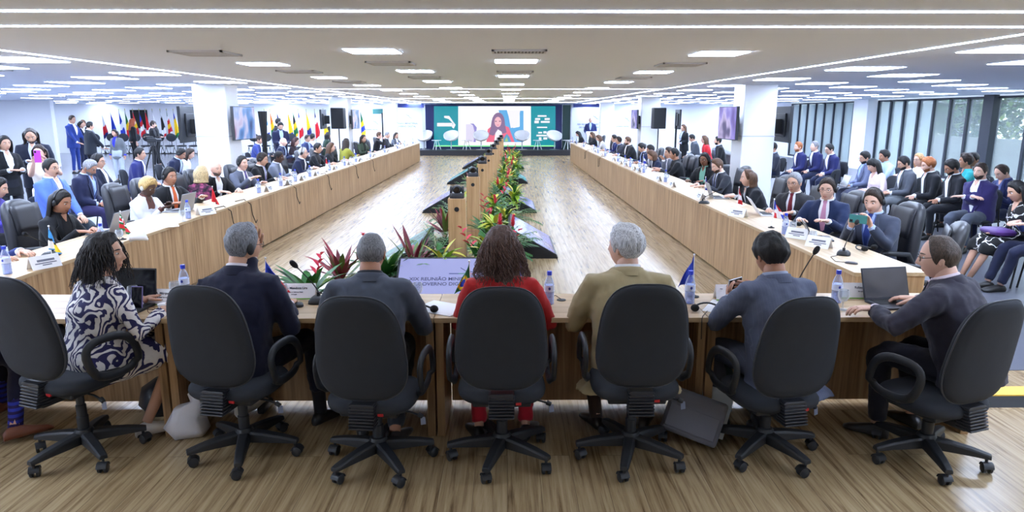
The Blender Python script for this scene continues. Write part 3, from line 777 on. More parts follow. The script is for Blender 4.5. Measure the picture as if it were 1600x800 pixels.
for k in range(10): arm_desk(1, ys[k], ys[k+1], 'oak desk unit of the right table, %s from the camera' % ORD[k])
# ------------------------------------------------------------------ office chairs
def shield(w0, w1, h, yf, th, n=40, seat=False):
    """padded cushion: rounded shield outline swept through its thickness"""
    prof = [(.0, -th/2), (.45, -th/2), (.80, -th*.49), (.93, -th*.40), (.985, -th*.2), (1, 0), (.985, th*.2), (.93, th*.40), (.80, th*.49), (.45, th/2), (0, th/2)]
    rings = []
    for sc, o in prof:
        sc = max(sc, .02); r = []
        for k in range(n):
            a = 2*PI*k/n; c, s = cos(a), sin(a); p = 2/3.2
            X = math.copysign(abs(c)**p, c); Z = math.copysign(abs(s)**p, s)
            w = w0+(w1-w0)*(Z*.5+.5); w *= 1-.05*max(0, -Z)**3
            x, z = X*w*sc, Z*h/2*sc
            r.append((x, o+yf(x, z), z) if not seat else (x, z, o+yf(x, z)))
        rings.append(r)
    return MB().loft(rings)
def office_chair(loc, rz, label, dz=0, arms=True):
    t = thing('office_chair', loc, label, 'office chair', RAD(rz), 'black swivel chairs at the front table')
    yf = lambda x, z: -.262-.15*z-.12*z*z+.5*x*x
    o = shield(.262, .208, .585, yf, .075).build('backrest', M_FAB, t, smooth=180); o.location.z = .81
    rim = []
    for k in range(48):
        a = 2*PI*k/48; c, s = cos(a), sin(a); X = math.copysign(abs(c)**(2/3.2), c); Z = math.copysign(abs(s)**(2/3.2), s)
        w = (.262+(.208-.262)*(Z*.5+.5))*(1-.05*max(0, -Z)**3); rim.append((X*w*1.002, yf(X*w, Z*.2925)-.004, Z*.2925*1.002))
    MB().tube(rim, .004, 6, 0, None, True).build('edge_trim', M_RIM, o, smooth=180)
    ys_ = lambda x, z: .46+.0*z-.9*max(0, z-.12)**2
    shield(.25, .235, .48, ys_, .085, seat=True).build('seat', M_FAB, t, smooth=180)
    MB().box((-.16, -.16, .385), (.16, .16, .43)).build('seat_plate', M_BLK, t, smooth=0, bevel=.01)
    be = MB()
    for k in range(8): be.box((-.068, -.292+.004*k, .375+.0165*k), (.068, -.20, .3845+.0165*k))
    be.box((-.060, -.262, .372), (.060, -.20, .505)); be.build('back_bracket', M_BELL, t, smooth=0, bevel=.003)
    MB().box((-.045, -.24, .355), (.045, .1, .395)).build('mechanism', M_BLK, t, smooth=0, bevel=.008)
    l = MB().tube([(.04, -.05, .39), (.2, -.06, .385), (.25, -.06, .37)], .006, 8).build('lever', M_BLK, t, smooth=180)
    MB().tube([(.25, -.06, .372), (.275, -.065, .362)], [.014, .012], 10).build('lever_grip', M_BLK, l, smooth=60)
    MB().box((.075, -.236, .432), (.105, -.226, .446)).build('red_sticker', M_RED, t, smooth=0)
    MB().sheet([[(.262, -.066, .36), (.288, -.06, .36)], [(.265, -.07, .315), (.292, -.064, .318)]], .002).build('hang_tag', plain('tag_blue_grey', (120, 128, 150), .5), l, smooth=0)
    if arms:
        for s in (-1, 1):
            r = []
            for k in range(28):
                a = 2*PI*k/28; c, q = cos(a), sin(a)
                yy = .02+.15*math.copysign(abs(c)**.75, c); zz = .60+.115*math.copysign(abs(q)**.75, q)
                r.append((s*(.285-.02*(zz < .52)), yy-.03*(zz-.6)/.1, zz))
            MB().tube(r, .025, 10, 0, None, True, .62, (1, 0, 0)).build('armrest', M_BLK, t, smooth=180)
    MB().lathe([(.03, .16), (.032, .24), (.027, .245), (.027, .31), (.022, .315), (.022, .375)], 20).build('gas_lift', M_BLK, t, smooth=40)
    MB().lathe([(.035, .075), (.05, .09), (.052, .15), (.042, .165), (.03, .168)], 20).build('hub', M_BLK, t, smooth=40)
    for k in range(5):
        a = 2*PI*k/5+.35+rz*.05; M = Matrix.Rotation(a, 4, 'Z')
        rings = []
        for y, w, z0, z1 in ((.03, .033, .085, .15), (.12, .030, .085, .143), (.22, .027, .085, .128), (.29, .024, .082, .112), (.315, .02, .08, .105)):
            rings.append([(-w, y, z0), (w, y, z0), (w, y, z1-.012), (w*.7, y, z1), (-w*.7, y, z1), (-w, y, z1-.012)])
        leg = MB().loft(rings, 0, True, M).build('base_leg', M_BLK, t, smooth=30, bevel=.003)
        c = M @ V((0, .295, 0)); b = a*2.3
        cm = MB(); Mc = Matrix.Translation((c.x, c.y, 0)) @ Matrix.Rotation(b, 4, 'Z')
        for sx in (-1, 1):
            cm.loft([[(sx*.008+dx, .012+.027*r_*cos(2*PI*j/16), .029+.028*r_*sin(2*PI*j/16)) for j in range(16)] for dx, r_ in ((0, .9), (sx*.002, 1), (sx*.014, 1), (sx*.018, .8))], 0, True, Mc)
        cm.tube([(0, 0, .05), (0, 0, .085)], .008, 8, 0, Mc)
        hood = [[(dx, .012+.031*cos(PI*.05+PI*.9*j/8), .03+.031*sin(PI*.05+PI*.9*j/8)) for j in range(9)] for dx in (-.026, .026)]
        cm.sheet(hood, .004, 0, Mc); cm.build('caster', M_BLK, leg, smooth=40)
    for c in t.children:
        if c.name.split('.')[0] not in ('gas_lift', 'hub', 'base_leg'): c.location.z += dz
    return t
M_BELL = plain('bellows_plastic', (44, 45, 50), .35)
OC = [(-2.46, 3.70, -21, 'black office chair of the woman in the patterned dress', .035), (-1.53, 3.70, -11, 'black office chair of the grey-haired man in navy suit', -.01), (-.73, 3.58, -6, 'black office chair of the balding man in grey jacket', -.035),
      (-.03, 3.63, 0, 'black office chair of the curly-haired woman in red', .0), (.71, 3.64, 0, 'black office chair of the white-haired man in beige', .01), (1.50, 3.68, 11, 'black office chair of the man in pinstriped blue suit', -.07), (2.40, 3.60, 20, 'black office chair of the man with laptop at far right', -.07),
      (-3.42, 3.72, 12, 'black office chair at left edge with blue-socked sitter', 0)]
for x, y, r, l, dz in OC: office_chair((x, y, 0), r, l, dz)
# high padded chairs behind the side tables
PC = []
def padded_chair(loc, rz, label, group):
    if PC: return dup(PC[0], loc, label, RAD(rz), group)
    t = thing('armchair', loc, label, 'office chair', RAD(rz), group); PC.append(t)
    yf = lambda x, z: -.24-.10*z-.25*z*z+.5*x*x
    o = shield(.27, .235, .64, yf, .12, 32).build('backrest', M_LEA, t, smooth=180); o.location.z = .79
    MB().sheet([[(x, yf(x, z)+.064+.012*math.sqrt(max(0, 1-(x/.2)**2)), z+.79) for x in (-.2, -.12, 0, .12, .2)] for z in (-.02, .05, .12, .2, .27)], .012).build('back_cushion', M_LEA, t, smooth=180)
    shield(.26, .25, .5, lambda x, z: .44-.6*max(0, z-.12)**2, .12, 32, True).build('seat', M_LEA, t, smooth=180)
    for s in (-1, 1):
        MB().tube([(s*.29, -.2, .5), (s*.3, -.12, .64), (s*.3, .12, .66), (s*.29, .2, .58), (s*.28, .14, .46)], .025, 8).build('armrest', M_BLK, t, smooth=180)
    MB().lathe([(.05, .08), (.05, .16), (.027, .17), (.027, .40)], 14).build('gas_lift', M_BLK, t, smooth=40)
    for k in range(5):
        a = 2*PI*k/5+.3; M = Matrix.Rotation(a, 4, 'Z')
        MB().tube([M @ V((0, .02, .12)), M @ V((0, .29, .08))], [.03, .02], 8).build('base_leg', M_BLK, t, smooth=60)
        MB().cyl((0, 0, -.02), .028, .04, 12, 0, Matrix.Translation(M @ V((0, .3, .028))) @ M @ Matrix.Rotation(PI/2, 4, 'Y')).build('caster', M_BLK, t, smooth=40)
    return t
# stacking chairs of the second rows
SCH = []
def side_chair(loc, rz, label, group):
    if SCH: return dup(SCH[0], loc, label, RAD(rz), group)
    t = thing('visitor_chair', loc, label, 'chair', RAD(rz), group); SCH.append(t)
    o = shield(.20, .19, .34, lambda x, z: -.215-.12*z+.9*x*x, .035, 28).build('backrest', M_FAB, t, smooth=180); o.location.z = .72
    shield(.225, .215, .43, lambda x, z: .445, .05, 28, True).build('seat', M_FAB, t, smooth=180)
    for s in (-1, 1):
        MB().tube([(s*.2, .2, 0), (s*.19, .15, .42), (s*.19, -.2, .43)], .011, 8).build('leg', M_BLK2, t, smooth=60)
        MB().tube([(s*.2, -.25, 0), (s*.19, -.17, .42), (s*.13, -.235, .62), (s*.12, -.245, .8)], .011, 8).build('leg', M_BLK2, t, smooth=60)
    return t
# ------------------------------------------------------------------ the planter aisle
M_OAKP = wood('pillar_oak', (158, 122, 82), (190, 152, 108), (206, 170, 128), 2, .5, 6)
M_CAMB = plain('camera_body', (48, 50, 56), .35); M_LENS = plain('lens_glass', (14, 14, 18), .08)
def pillar(x, y, k):
    t = thing('wooden_pillar', (x, y, 0), 'square oak pillar carrying a camera, %s from the camera' % ORD[k], 'pillar', 0, 'oak camera pillars along the planter')
    MB().box((-.1, -.1, 0), (.1, .1, 1.0)).build('post', M_OAKP, t, smooth=0, bevel=.003)
    MB().cyl((0, 0, 0), .028, .006, 14, 0, Matrix.Translation((0, -.1, .88)) @ Matrix.Rotation(PI/2, 4, 'X')).build('cable_hole', M_BLK2, t, smooth=0)
    c = thing('conference_camera', (x, y, 1.0), 'dark pan tilt camera on the %s oak pillar from the camera' % ORD[k], 'camera', 0, 'conference cameras on the pillars')
    MB().loft([[(px, py, z) for px, py in sect(.085*q, .07*q, 20, 4)] for z, q in ((0, .98), (.004, 1), (.05, 1), (.06, .9))]).build('base', M_CAMB, c, smooth=40)
    for s in (-1, 1): MB().loft([[(s*.068+dx, .045*cos(a), .09+.05*sin(a)) for a in [2*PI*q/16 for q in range(16)]] for dx in (-.012, .012)]).build('yoke_arm', M_CAMB, c, smooth=40)
    MB().ball((0, 0, .1), (.056, .062, .052), 16, 10).build('head', M_CAMB, c, smooth=180)
    l = MB().cyl((0, 0, 0), .034, .03, 18, 0, Matrix.Translation((0, -.045, .1)) @ Matrix.Rotation(PI/2, 4, 'X')).build('lens', M_LENS, c, smooth=40)
for k in range(8):
    y = 7.87+2.78*k; pillar(-.575+.018*(y-7.87), y, k)
SCRS = [screen_noise('wedge_screen_%d' % k, st, 3.2, .9, k*3) for k, st in enumerate((
    [(.3, (60, 66, 150)), (.45, (120, 130, 214)), (.55, (70, 60, 110)), (.7, (206, 196, 220))], [(.3, (20, 90, 120)), (.5, (40, 160, 180)), (.7, (190, 230, 236))]))]
def wedge(xo, y, side, k, label, L=1.42):
    """floor monitor: a black wedge, low on the outside, with its screen on the slope"""
    t = thing('floor_monitor', (xo, y, 0), label, 'monitor', 0, 'wedge monitors beside the planter'); s = -side
    tri = [(0, 0), (s*.68, 0), (s*.68, .40), (s*.66, .40), (0, .02)]
    rings = [[(a, yy, b) for a, b in tri] for yy in (0, L)]
    MB().loft(rings).build('wedge_body', M_BLK2, t, smooth=0)
    A = V((s*.02, 0, .035)); B = V((s*.66, 0, .405)); n = V((-s*.37, 0, .64)).normalized()*.012
    d = (B-A)
    def quad(u0, u1, y0, y1, off):
        p = [A+d*u0+V((0, y0, 0)), A+d*u1+V((0, y0, 0)), A+d*u1+V((0, y1, 0)), A+d*u0+V((0, y1, 0))]
        return MB().loft([[q+n*.1 for q in p], [q+n*off for q in p]])
    quad(0, 1, .0, L, 1.6).build('bezel', M_BLK, t, smooth=0, bevel=.002)
    quad(.05, .96, .03, L-.03, 1.75).build('screen', SCRS[k], t, smooth=0)
for xo, y, sd, k, l in ((.70, 9.2, 1, 0, 'black wedge monitor right of planter, nearest the camera'), (.60, 13.6, 1, 0, 'black wedge monitor right of planter, second from the camera'), (.60, 19.5, 1, 1, 'black wedge monitor right of planter, third from the camera'), (.63, 24.8, 1, 1, 'black wedge monitor right of planter, farthest from the camera'),
        (-1.70, 8.0, -1, 1, 'black wedge monitor left of planter, nearest the camera'), (-1.70, 13.6, -1, 0, 'black wedge monitor left of planter, second from the camera'), (-1.70, 19.3, -1, 1, 'black wedge monitor left of planter, third from the camera'), (-1.62, 24.8, -1, 0, 'black wedge monitor left of planter, farthest from the camera')):
    wedge(xo, y, sd, k, l)
# the monitor facing the front table
t = thing('floor_monitor', (-.49, 6.62, 0), 'wide floor monitor facing the front table with meeting title on screen', 'monitor', 0, 'wedge monitors beside the planter')
MB().loft([[(x, a, b) for a, b in ((0, 0), (.58, 0), (.58, .40), (.56, .40), (0, .02))] for x in (-.66, .66)]).build('wedge_body', M_BLK2, t, smooth=0)
RX = Matrix.Translation((0, 0, .035)) @ Matrix.Rotation(math.atan2(.385, .57), 4, 'X')
MB().box((-.67, 0, 0), (.67, .70, .02)).build('bezel', M_BLK, t, smooth=0, bevel=.003).matrix_local = RX
def flat(pts, z, mat, name, par, h=.0012):
    o = MB().prism(pts, z, z+h).build(name, mat, par, smooth=0); o.matrix_local = RX; return o
flat([(-.645, .025), (.645, .025), (.645, .675), (-.645, .675)], .02, glow('monitor_lilac', (172, 178, 240), .82), 'screen', t)
def ell(cx, cy, rx, ry, n=20, a0=0, a1=2*PI): return [(cx+rx*cos(a0+(a1-a0)*k/n), cy+ry*sin(a0+(a1-a0)*k/n)) for k in range(n)]
flat([(.36, .675), (.645, .675), (.645, .42), (.56, .5), (.5, .66)], .0215, glow('monitor_violet', (84, 70, 200), .7), 'picture_corner', t)
flat([(.02, .03), (.04, .17), (.16, .28), (.26, .3), (.38, .28), (.42, .03)], .0225, glow('monitor_red', (190, 44, 70), .7), 'picture_jacket', t)
flat([(.24, .06), (.25, .3), (.29, .46), (.36, .57), (.47, .6), (.56, .55), (.6, .4), (.62, .2), (.5, .06)], .0235, glow('monitor_hair', (62, 54, 70), .7), 'picture_hair', t)
flat(ell(.45, .44, .055, .085), .0245, glow('monitor_face', (196, 146, 138), .7), 'picture_face', t)
for k, c in enumerate(((44, 66, 150), (60, 160, 120), (206, 80, 90))): flat([(-.12+.1*k, .452), (-.02+.1*k, .452), (-.02+.1*k, .462), (-.12+.1*k, .462)], .0215, glow('rule_%d' % k, c, .7), 'title_rule', t)
M_TXT = glow('title_ink', (70, 78, 140), .5)
for y, s in ((.38, 'XIX REUNIÃO MINISTERIAL'), (.31, 'DE GOVERNO DIGITAL')):
    o = text(s, .062, M_TXT, t, (0, 0, 0), align='LEFT', bold=.0012); o.matrix_local = RX @ Matrix.Translation((-.53, y, .0215))
o = MB().tube([(.0, .54, .022), (.05, .50, .022), (.12, .48, .022), (.18, .485, .022), (.2, .46, .022)], .004, 5).build('map_outline', M_TXT, t); o.matrix_local = RX
# ------------------------------------------------------------------ plants
def leaf(mb, base, d, L, w, droop, m=0, seg=5, fold=.25):
    d = V(d).normalized(); side = d.cross(V((0, 0, 1)))
    side = side.normalized() if side.length > 1e-3 else V((1, 0, 0)); p = V(base); rows = []
    for k in range(seg+1):
        u = k/seg; wd = w*(sin(PI*min(1, .08+u*.92))**.8) if k < seg else w*.05
        up = side.cross(d)
        rows.append([p-side*wd+up*wd*fold, p, p+side*wd+up*wd*fold])
        d = (d+V((0, 0, -droop/seg))).normalized(); p = p+d*(L/seg)
    n0 = len(mb.v); vs = [q for r in rows for q in r]; fs = []
    for k in range(seg):
        a = k*3; fs += [(a, a+1, a+4, a+3), (a+1, a+2, a+5, a+4)]
    mb.add(vs, fs, m)
LEAF = {}
def leafm(n, rgb):
    if n not in LEAF: LEAF[n] = plain('leaf_'+n, rgb, .45, 0, .4, .15, 60, .3)
    return LEAF[n]
GRN = leafm('deep_green', (48, 104, 44)); LIM = leafm('lime', (150, 184, 58)); DKR = leafm('dark_red', (112, 34, 48)); RDF = leafm('scarlet', (206, 42, 62)); PNK = leafm('pink_red', (214, 60, 84)); CRI = leafm('crimson', (152, 36, 56)); OLV = leafm('olive', (92, 118, 52)); YEL = leafm('yellow', (196, 190, 70)); POT = plain('dark_pot', (44, 36, 32), .8); SOIL = plain('orange_leaf', (214, 96, 44), .5)
PL = {}
def plant(kind, x, y, label, h=1.0):
    r = random.Random(int(x*1000)+int(y*77)); t = thing('potted_plant', (x, y, 0), label, 'plant', r.random()*6, 'tropical plants of the aisle planter')
    if (kind, h) in PL:
        for c in PL[(kind, h)].children:
            def cp(o, par):
                q = o.copy(); COL.objects.link(q); q.parent = par
                for e in o.children: cp(e, q)
            cp(c, t)
        return
    PL[(kind, h)] = t
    MB().lathe([(.07, 0), (.10, .02), (.125, .19), (.13, .2), (.115, .2), (.1, .17)], 16).build('pot', POT, t, smooth=40)
    mb = MB(); fl = []
    def dirn(el): a = r.random()*2*PI; return V((cos(a)*cos(el), sin(a)*cos(el), sin(el)))
    if kind == 'croton':
        for k in range(62):
            z = .18+.32*h*r.random(); d = dirn(r.uniform(.1, 1.2)); leaf(mb, (d.x*.05, d.y*.05, z), d, r.uniform(.2, .32)*h, r.uniform(.028, .042), r.uniform(.4, 1.1), r.choice((0, 1, 1, 2)))
        mats = [GRN, LIM, YEL]
    elif kind == 'cordyline':
        for k in range(34):
            d = dirn(r.uniform(.45, 1.4)); leaf(mb, (d.x*.03, d.y*.03, .2+.12*r.random()), d, r.uniform(.32, .55)*h, r.uniform(.02, .034), r.uniform(.1, .8), r.choice((0, 0, 1, 2)))
        mats = [DKR, OLV, CRI]
    elif kind == 'fern':
        for k in range(26):
            d = dirn(r.uniform(.3, 1.25)); p = V((d.x*.03, d.y*.03, .2)); L = r.uniform(.4, .62)*h; side = d.cross(V((0, 0, 1))).normalized(); q = d.copy(); pts = [p]
            for s in range(11):
                q = (q+V((0, 0, -.09))).normalized(); p = p+q*(L/11); pts.append(p)
                if s > 0:
                    for sg in (-1, 1): leaf(mb, p, q*.5+side*sg+V((0, 0, .1)), .16*h*sin(PI*(.12+.8*s/11)), .011, .5, 0 if k % 3 else 1, 3, .1)
            mb.tube(pts, .003, 4, 0)
        mats = [GRN, OLV]
    else:
        for k in range(24):
            d = dirn(r.uniform(.5, 1.3)); leaf(mb, (d.x*.04, d.y*.04, .2), d, r.uniform(.3, .55)*h, r.uniform(.035, .06), r.uniform(.4, 1.0), r.choice((0, 0, 1)))
        mats = [GRN, OLV]
        for k in range(r.choice((1, 2))):
            d = dirn(r.uniform(.9, 1.45)); hh = r.uniform(.36, .50)*h; p0 = V((d.x*.04, d.y*.04, .18)); p1 = p0+d*hh
            mb.tube([p0, p1], .007, 5, 0); f = MB()
            if kind == 'ginger':
                for q in range(30):
                    u = q/30; a = q*2.4; c = p1+d*(.16*u-.02); w = .035*sin(PI*(.15+.8*u)); b = V((cos(a), sin(a), .9)).normalized()
                    leaf(f, c, b, .035+.03*(1-u), .014, .2, 0, 3, .5)
                f.ball(p1+d*.06, (.022, .022, .08), 8, 6)
            else:
                e = V((d.x+.2, d.y, .1)).normalized()
                for q in range(6):
                    c = p1+d*(.05*q-.06); leaf(f, c, (e if q % 2 else V((-e.x, -e.y, .3)))+V((0, 0, .55)), (.13-.012*q), .02, .25, 0, 4, .8)
            fl.append(f)
    mb.build('foliage', mats, t, smooth=60)
    for f in fl: f.build('flower', RDF if kind == 'ginger' else PNK, t, smooth=60)
KW = {'croton': 'yellow and green leafy plant', 'cordyline': 'dark red strap-leaved plant', 'fern': 'feathery green palm plant', 'ginger': 'green plant with red cone flowers', 'heliconia': 'broad-leaved plant with pink heliconia flowers'}
KS = ['croton', 'fern', 'ginger', 'croton', 'heliconia']; KF = ['', '', '', 'second ', '']
for k in range(8):
    y = 7.87+2.78*k; xb = -.575+.018*(y-7.87)
    for q, kind in enumerate(KS):
        dx = (.34, .50, .62, .40, .28)[(q+k) % 5]; dy = (.05, .6, 1.15, 1.65, 2.2)[q]
        plant(kind, xb+dx, y+dy, '%s%s just beyond the %s oak pillar from the camera' % (KF[q], KW[kind], ORD[k]), (.78 if k % 2 else .9)*(.8 if kind in ('ginger', 'cordyline') else 1))
    for q, kind in enumerate(('fern', 'croton' if k % 2 else 'cordyline')):
        plant(kind, xb-.3, y+.7+1.1*q, '%s left of the gap beyond the %s oak pillar' % (KW[kind], ORD[k]), .85)
for kind, x, y, l, h in (('heliconia', -1.95, 6.55, 'plant with long red leaves at far left of the title monitor', 1.0), ('cordyline', -1.72, 6.9, 'dark red spiky plant left of the title monitor', 1.0), ('ginger', -1.3, 7.25, 'plant with red cones behind left corner of title monitor', 1.12),
        ('cordyline', -1.05, 7.45, 'dark red plant behind the title monitor, left of first pillar', 1.12), ("fern", -.93, 7.42, 'feathery palm close left of the first oak pillar', .85), ('croton', -.72, 7.4, 'lime leafy plant before the first oak pillar', 1.0),
        ('heliconia', -.25, 7.55, 'pink-flowered plant right of the first oak pillar', 1.12), ('croton', -.12, 7.4, 'yellow leafy plant behind right half of title monitor', 1.12), ('ginger', -.1, 8.6, 'red-flowered plant right behind the first oak pillar', 1.0)):
    plant(kind, x, y, l, h*.86)
# ------------------------------------------------------------------ stage and big screen
struct(MB().box((-5.9, 32.9, 0), (3.3, YB, .25)).build('platform', plain('stage_black', (34, 34, 40), .6), smooth=0, bevel=.01))
YS = 34.3
t = thing('led_wall', (-.62, YS, .25), 'wide lit screen at the far end showing a woman in red', 'screen')
X0, X1 = -3.72, 2.44
MB().box((X0-.28+.62, 0, 0), (X1+.28+.62, .35, 2.16)).build('frame', plain('navy_frame', (34, 44, 96), .6), t, smooth=0)
def pix(pts, k, mat, name):
    """shape lying on the picture plane of the big screen"""
    w = []
    for px, py in pts:
        p = at_y(px, py, YS); w.append((p.x+.62, p.z-.25))
    y0 = -.004*k-.004
    return MB().loft([[(x, y0, z) for x, z in w], [(x, y0+.004, z) for x, z in w]]).build(name, mat, t, smooth=0)
box4 = lambda a, b, c, d: [(a, d), (c, d), (c, b), (a, b)]
pix(box4(678, 166, 868, 227), 0, glow('screen_teal', (0, 152, 168), .95), 'teal_field')
pix(box4(716, 166, 829.5, 227), 1, glow('screen_white', (250, 252, 255), 1.15), 'white_field')
pix(box4(678, 227, 868, 229), 1, glow('screen_lime', (150, 255, 170), 1.0), 'lime_edge')
S_ = lambda n, c: glow('pic_'+n, c, 1.0)
pix([(728, 222), (728, 194), (734, 194), (741, 197), (744, 204), (744, 222)], 2, S_('pale', (226, 220, 244)), 'seat_shape')
pix([(740, 222), (742, 208), (739, 196), (734, 193), (740, 193), (745, 199), (744, 212), (743, 222)], 3, S_('violet', (150, 140, 210)), 'seat_edge')
pix([(779, 172), (792, 172), (797, 190), (802, 200), (812, 198), (812, 173), (818, 173), (818, 222), (790, 222)], 2, S_('blue', (96, 176, 232)), 'blue_backdrop')
pix([(793, 172), (813, 172), (808, 198), (798, 200)], 3, S_('paper', (248, 246, 252)), 'white_board')
pix([(760, 222), (762, 202), (768, 197), (775, 196), (788, 196), (795, 199), (800, 212), (804, 222)], 4, S_('red', (240, 110, 140)), 'jacket_shape')
pix([(764, 210), (766.5, 200), (768, 190), (769.5, 184), (772, 179.5), (775, 176.8), (778.5, 175.8), (782, 176.6), (785, 179), (787.2, 183), (788.4, 188), (789.2, 195), (790.6, 202), (791.6, 207), (786, 209), (778, 205), (771, 212)], 5, S_('hair', (140, 110, 150)), 'hair_shape')
pix([(772+6+5.4*cos(a), 190.5+8*sin(a)) for a in [2*PI*k/16 for k in range(16)]], 6, S_('skin', (246, 190, 200)), 'face_shape')
for ex in (774.8, 781.2): pix([(ex+1.5*cos(a), 189.5+.9*sin(a)) for a in [2*PI*k/10 for k in range(10)]], 7, S_('eye', (120, 90, 110)), 'eye_shape')
pix([(775.5, 195), (780.5, 195), (778, 196.2)], 7, S_('lip', (226, 90, 120)), 'mouth_shape')
pix([(772, 222), (774, 208), (778, 202), (784, 206), (786, 222)], 6, S_('shirt', (250, 246, 252)), 'shirt_shape')
pix([(784, 222), (788, 214), (792, 209), (796, 214), (799, 222)], 7, S_('flagblue', (90, 160, 200)), 'flag_shape')
pix([(788, 221), (792, 214), (794, 221)], 8, S_('flaggreen', (170, 210, 130)), 'flag_patch')
pix(box4(683, 192, 707, 197.5), 2, S_('paper', 0), 'caption_bar'); pix([(694, 181), (702, 181), (708, 190), (712, 195), (709, 201), (706, 199), (708, 193), (701, 186), (694, 184)], 2, S_('paper', 0), 'map_shape')
for a, b, c, d in ((840, 180, 854, 182.5), (836, 184.5, 844, 187.5), (851, 184.5, 859, 187.5), (835, 188.5, 842, 192.5), (845, 189, 859, 192), (839, 198, 855, 200), (841, 206, 847, 208.5), (849, 205, 854, 208.5), (838, 210.5, 856, 213), (842, 214.5, 846, 219), (849, 214.5, 855, 218)):
    pix(box4(a, b, c, d), 2, S_('paper', 0), 'logo_mark')
M_BAN = plain('banner_white', (232, 236, 244), .6); M_BANT = plain('banner_ink', (96, 116, 150), .7)
def banner(x0, x1, z0, z1, y, label, lines, tz, ts, aln=0):
    t = thing('banner', ((x0+x1)/2, y, 0), label, 'banner'); w = (x1-x0)/2
    MB().box((-w, 0, z0), (w, .06, z1)).build('panel', M_BAN, t, smooth=0)
    for s in (-1, 1): MB().box((s*(w-.1)-.03, -.05, 0.0 if y < 32.8 else .25), (s*(w-.1)+.03, .3, z0+.01)).build('foot', M_BLK2, t, smooth=0)
    for k, s in enumerate(lines): text(s, ts, M_BANT, t, (aln, -.003, tz-k*ts*1.3), bold=.002)
    m = MB(); m.tube([(aln+.1, -.006, tz+.42), (aln+.22, -.006, tz+.36), (aln+.30, -.006, tz+.27), (aln+.38, -.006, tz+.26)], .018, 6); m.tube([(aln+.2, -.006, tz+.38), (aln+.3, -.006, tz+.4)], .012, 6)
    m.build('map_outline', plain('map_grey', (170, 178, 196), .7), t)
banner(-5.85, -4.06, .3, 2.24, 33.6, 'white event banner on the stage left of the big screen', ['XIX REUNIÃO MINISTERIAL', 'DE GOVERNO DIGITAL'], 1.5, .11)
banner(3.15, 5.05, .12, 2.26, 33.9, 'white event banner behind the speaker at the lectern', ['XIX REUNIÃO MINISTERIAL', 'DE GOVERNO DIGITAL'], 1.45, .11)
banner(-7.1, -6.05, .0, 1.95, 33.8, 'narrow white banner farther left of the stage', ['GOVERNO DIGITAL'], 1.2, .07)
banner(5.2, 6.1, .0, 1.95, 33.9, 'narrow pinkish white banner to the right of the lectern', ['GOVERNO DIGITAL'], 1.35, .07)
def panel_thing(name, x0, x1, y, z0, z1, mat, label, cat):
    o = MB().box((-(x1-x0)/2, 0, 0), ((x1-x0)/2, .05, z1-z0)).build(name, mat, loc=((x0+x1)/2, y, z0), smooth=0); tag(o, label, cat)
panel_thing('green_panel', 2.74, 3.12, 34.2, .25, 2.38, plain('bottle_green', (36, 66, 62), .6), 'dark green panel at the right edge of the big screen', 'panel')
panel_thing('header_sign', -5.6, -4.1, 34.6, 2.26, 2.44, plain('sign_blue', (40, 50, 116), .6), 'blue header sign above left event banner', 'sign')
panel_thing('header_sign', 3.3, 4.75, 34.6, 2.26, 2.44, plain('sign_blue', (40, 50, 116), .6), 'blue header sign above the lectern banner', 'sign')
panel_thing('wall_board', -6.75, -6.2, YB-.06, 1.75, 2.2, plain('board_green', (40, 100, 96), .6), 'small green board on back wall above narrow banner', 'board')
panel_thing('display_stand', -5.98, -5.88, 33.3, 0, 2.0, M_BLK2, 'slim black pole sign left of the stage banner', 'stand')
panel_thing('display_stand', 4.72, 4.84, 33.0, 0, 2.05, M_BLK2, 'slim black pole sign right of the lectern', 'stand')
panel_thing('wall_screen', -18.9, -18.05, YB-.07, 1.25, 2.15, M_BLK2, 'black screen on back wall behind the flags', 'screen')
panel_thing('glass_door', -21.9, -21.1, 25.94, .0, 2.05, plain('door_grey', (120, 130, 150), .3), 'grey glass door panel on the white partition', 'door')
# stage chairs and small tables
M_SHELL = plain('white_shell', (240, 240, 244), .35)
SC0 = []
def shell_chair(x, y, label, rz):
    if SC0: return dup(SC0[0], (x, y, .25), label, rz)
    t = thing('shell_chair', (x, y, .25), label, 'chair', rz, 'white shell chairs on the stage'); SC0.append(t)
    rows = []
    for i in range(11):
        u = .04+.96*i/10; row = []
        for j in range(33):
            a = 2*PI*j/32; bk = .5-.5*cos(a); R_ = .37*sin(u*PI/2)**.8; H_ = .47+.46*bk**.8
            row.append((R_*sin(a), .86*R_*cos(a)-.10*bk*u, .42+(H_-.42)*(1-cos(u*PI/2))**.9))
        rows.append(row)
    MB().sheet(rows, .03).build('shell', M_SHELL, t, smooth=180)
    MB().lathe([(.25, 0), (.25, .012), (.04, .03), (.026, .06), (.026, .40), (.09, .42)], 20).build('pedestal', M_MET, t, smooth=40)
for k, (x, l) in enumerate(((-4.0, 'white shell chair on stage before the left banner'), (-2.7, 'white shell chair on stage before left teal part of screen'), (-1.25, 'white shell chair on stage left of screen centre'), (.74, 'white shell chair on stage right of screen centre'), (2.32, 'white shell chair on stage at right end of the screen'))):
    shell_chair(x, 33.6, l, PI+(-.25, -.15, 0, 0, .2)[k])
def stage_table(x, label):
    t = thing('side_table', (x, 33.5, .25), label, 'table', 0, 'small white tables on the stage')
    MB().cyl((0, 0, .44), .24, .02, 24).build('table_top', M_SHELL, t, smooth=40)
    for k in range(3):
        a = 2*PI*k/3+.5; MB().tube([(.07*cos(a), .07*sin(a), .44), (.22*cos(a), .22*sin(a), 0)], .016, 8).build('leg', M_WHITE, t, smooth=60)
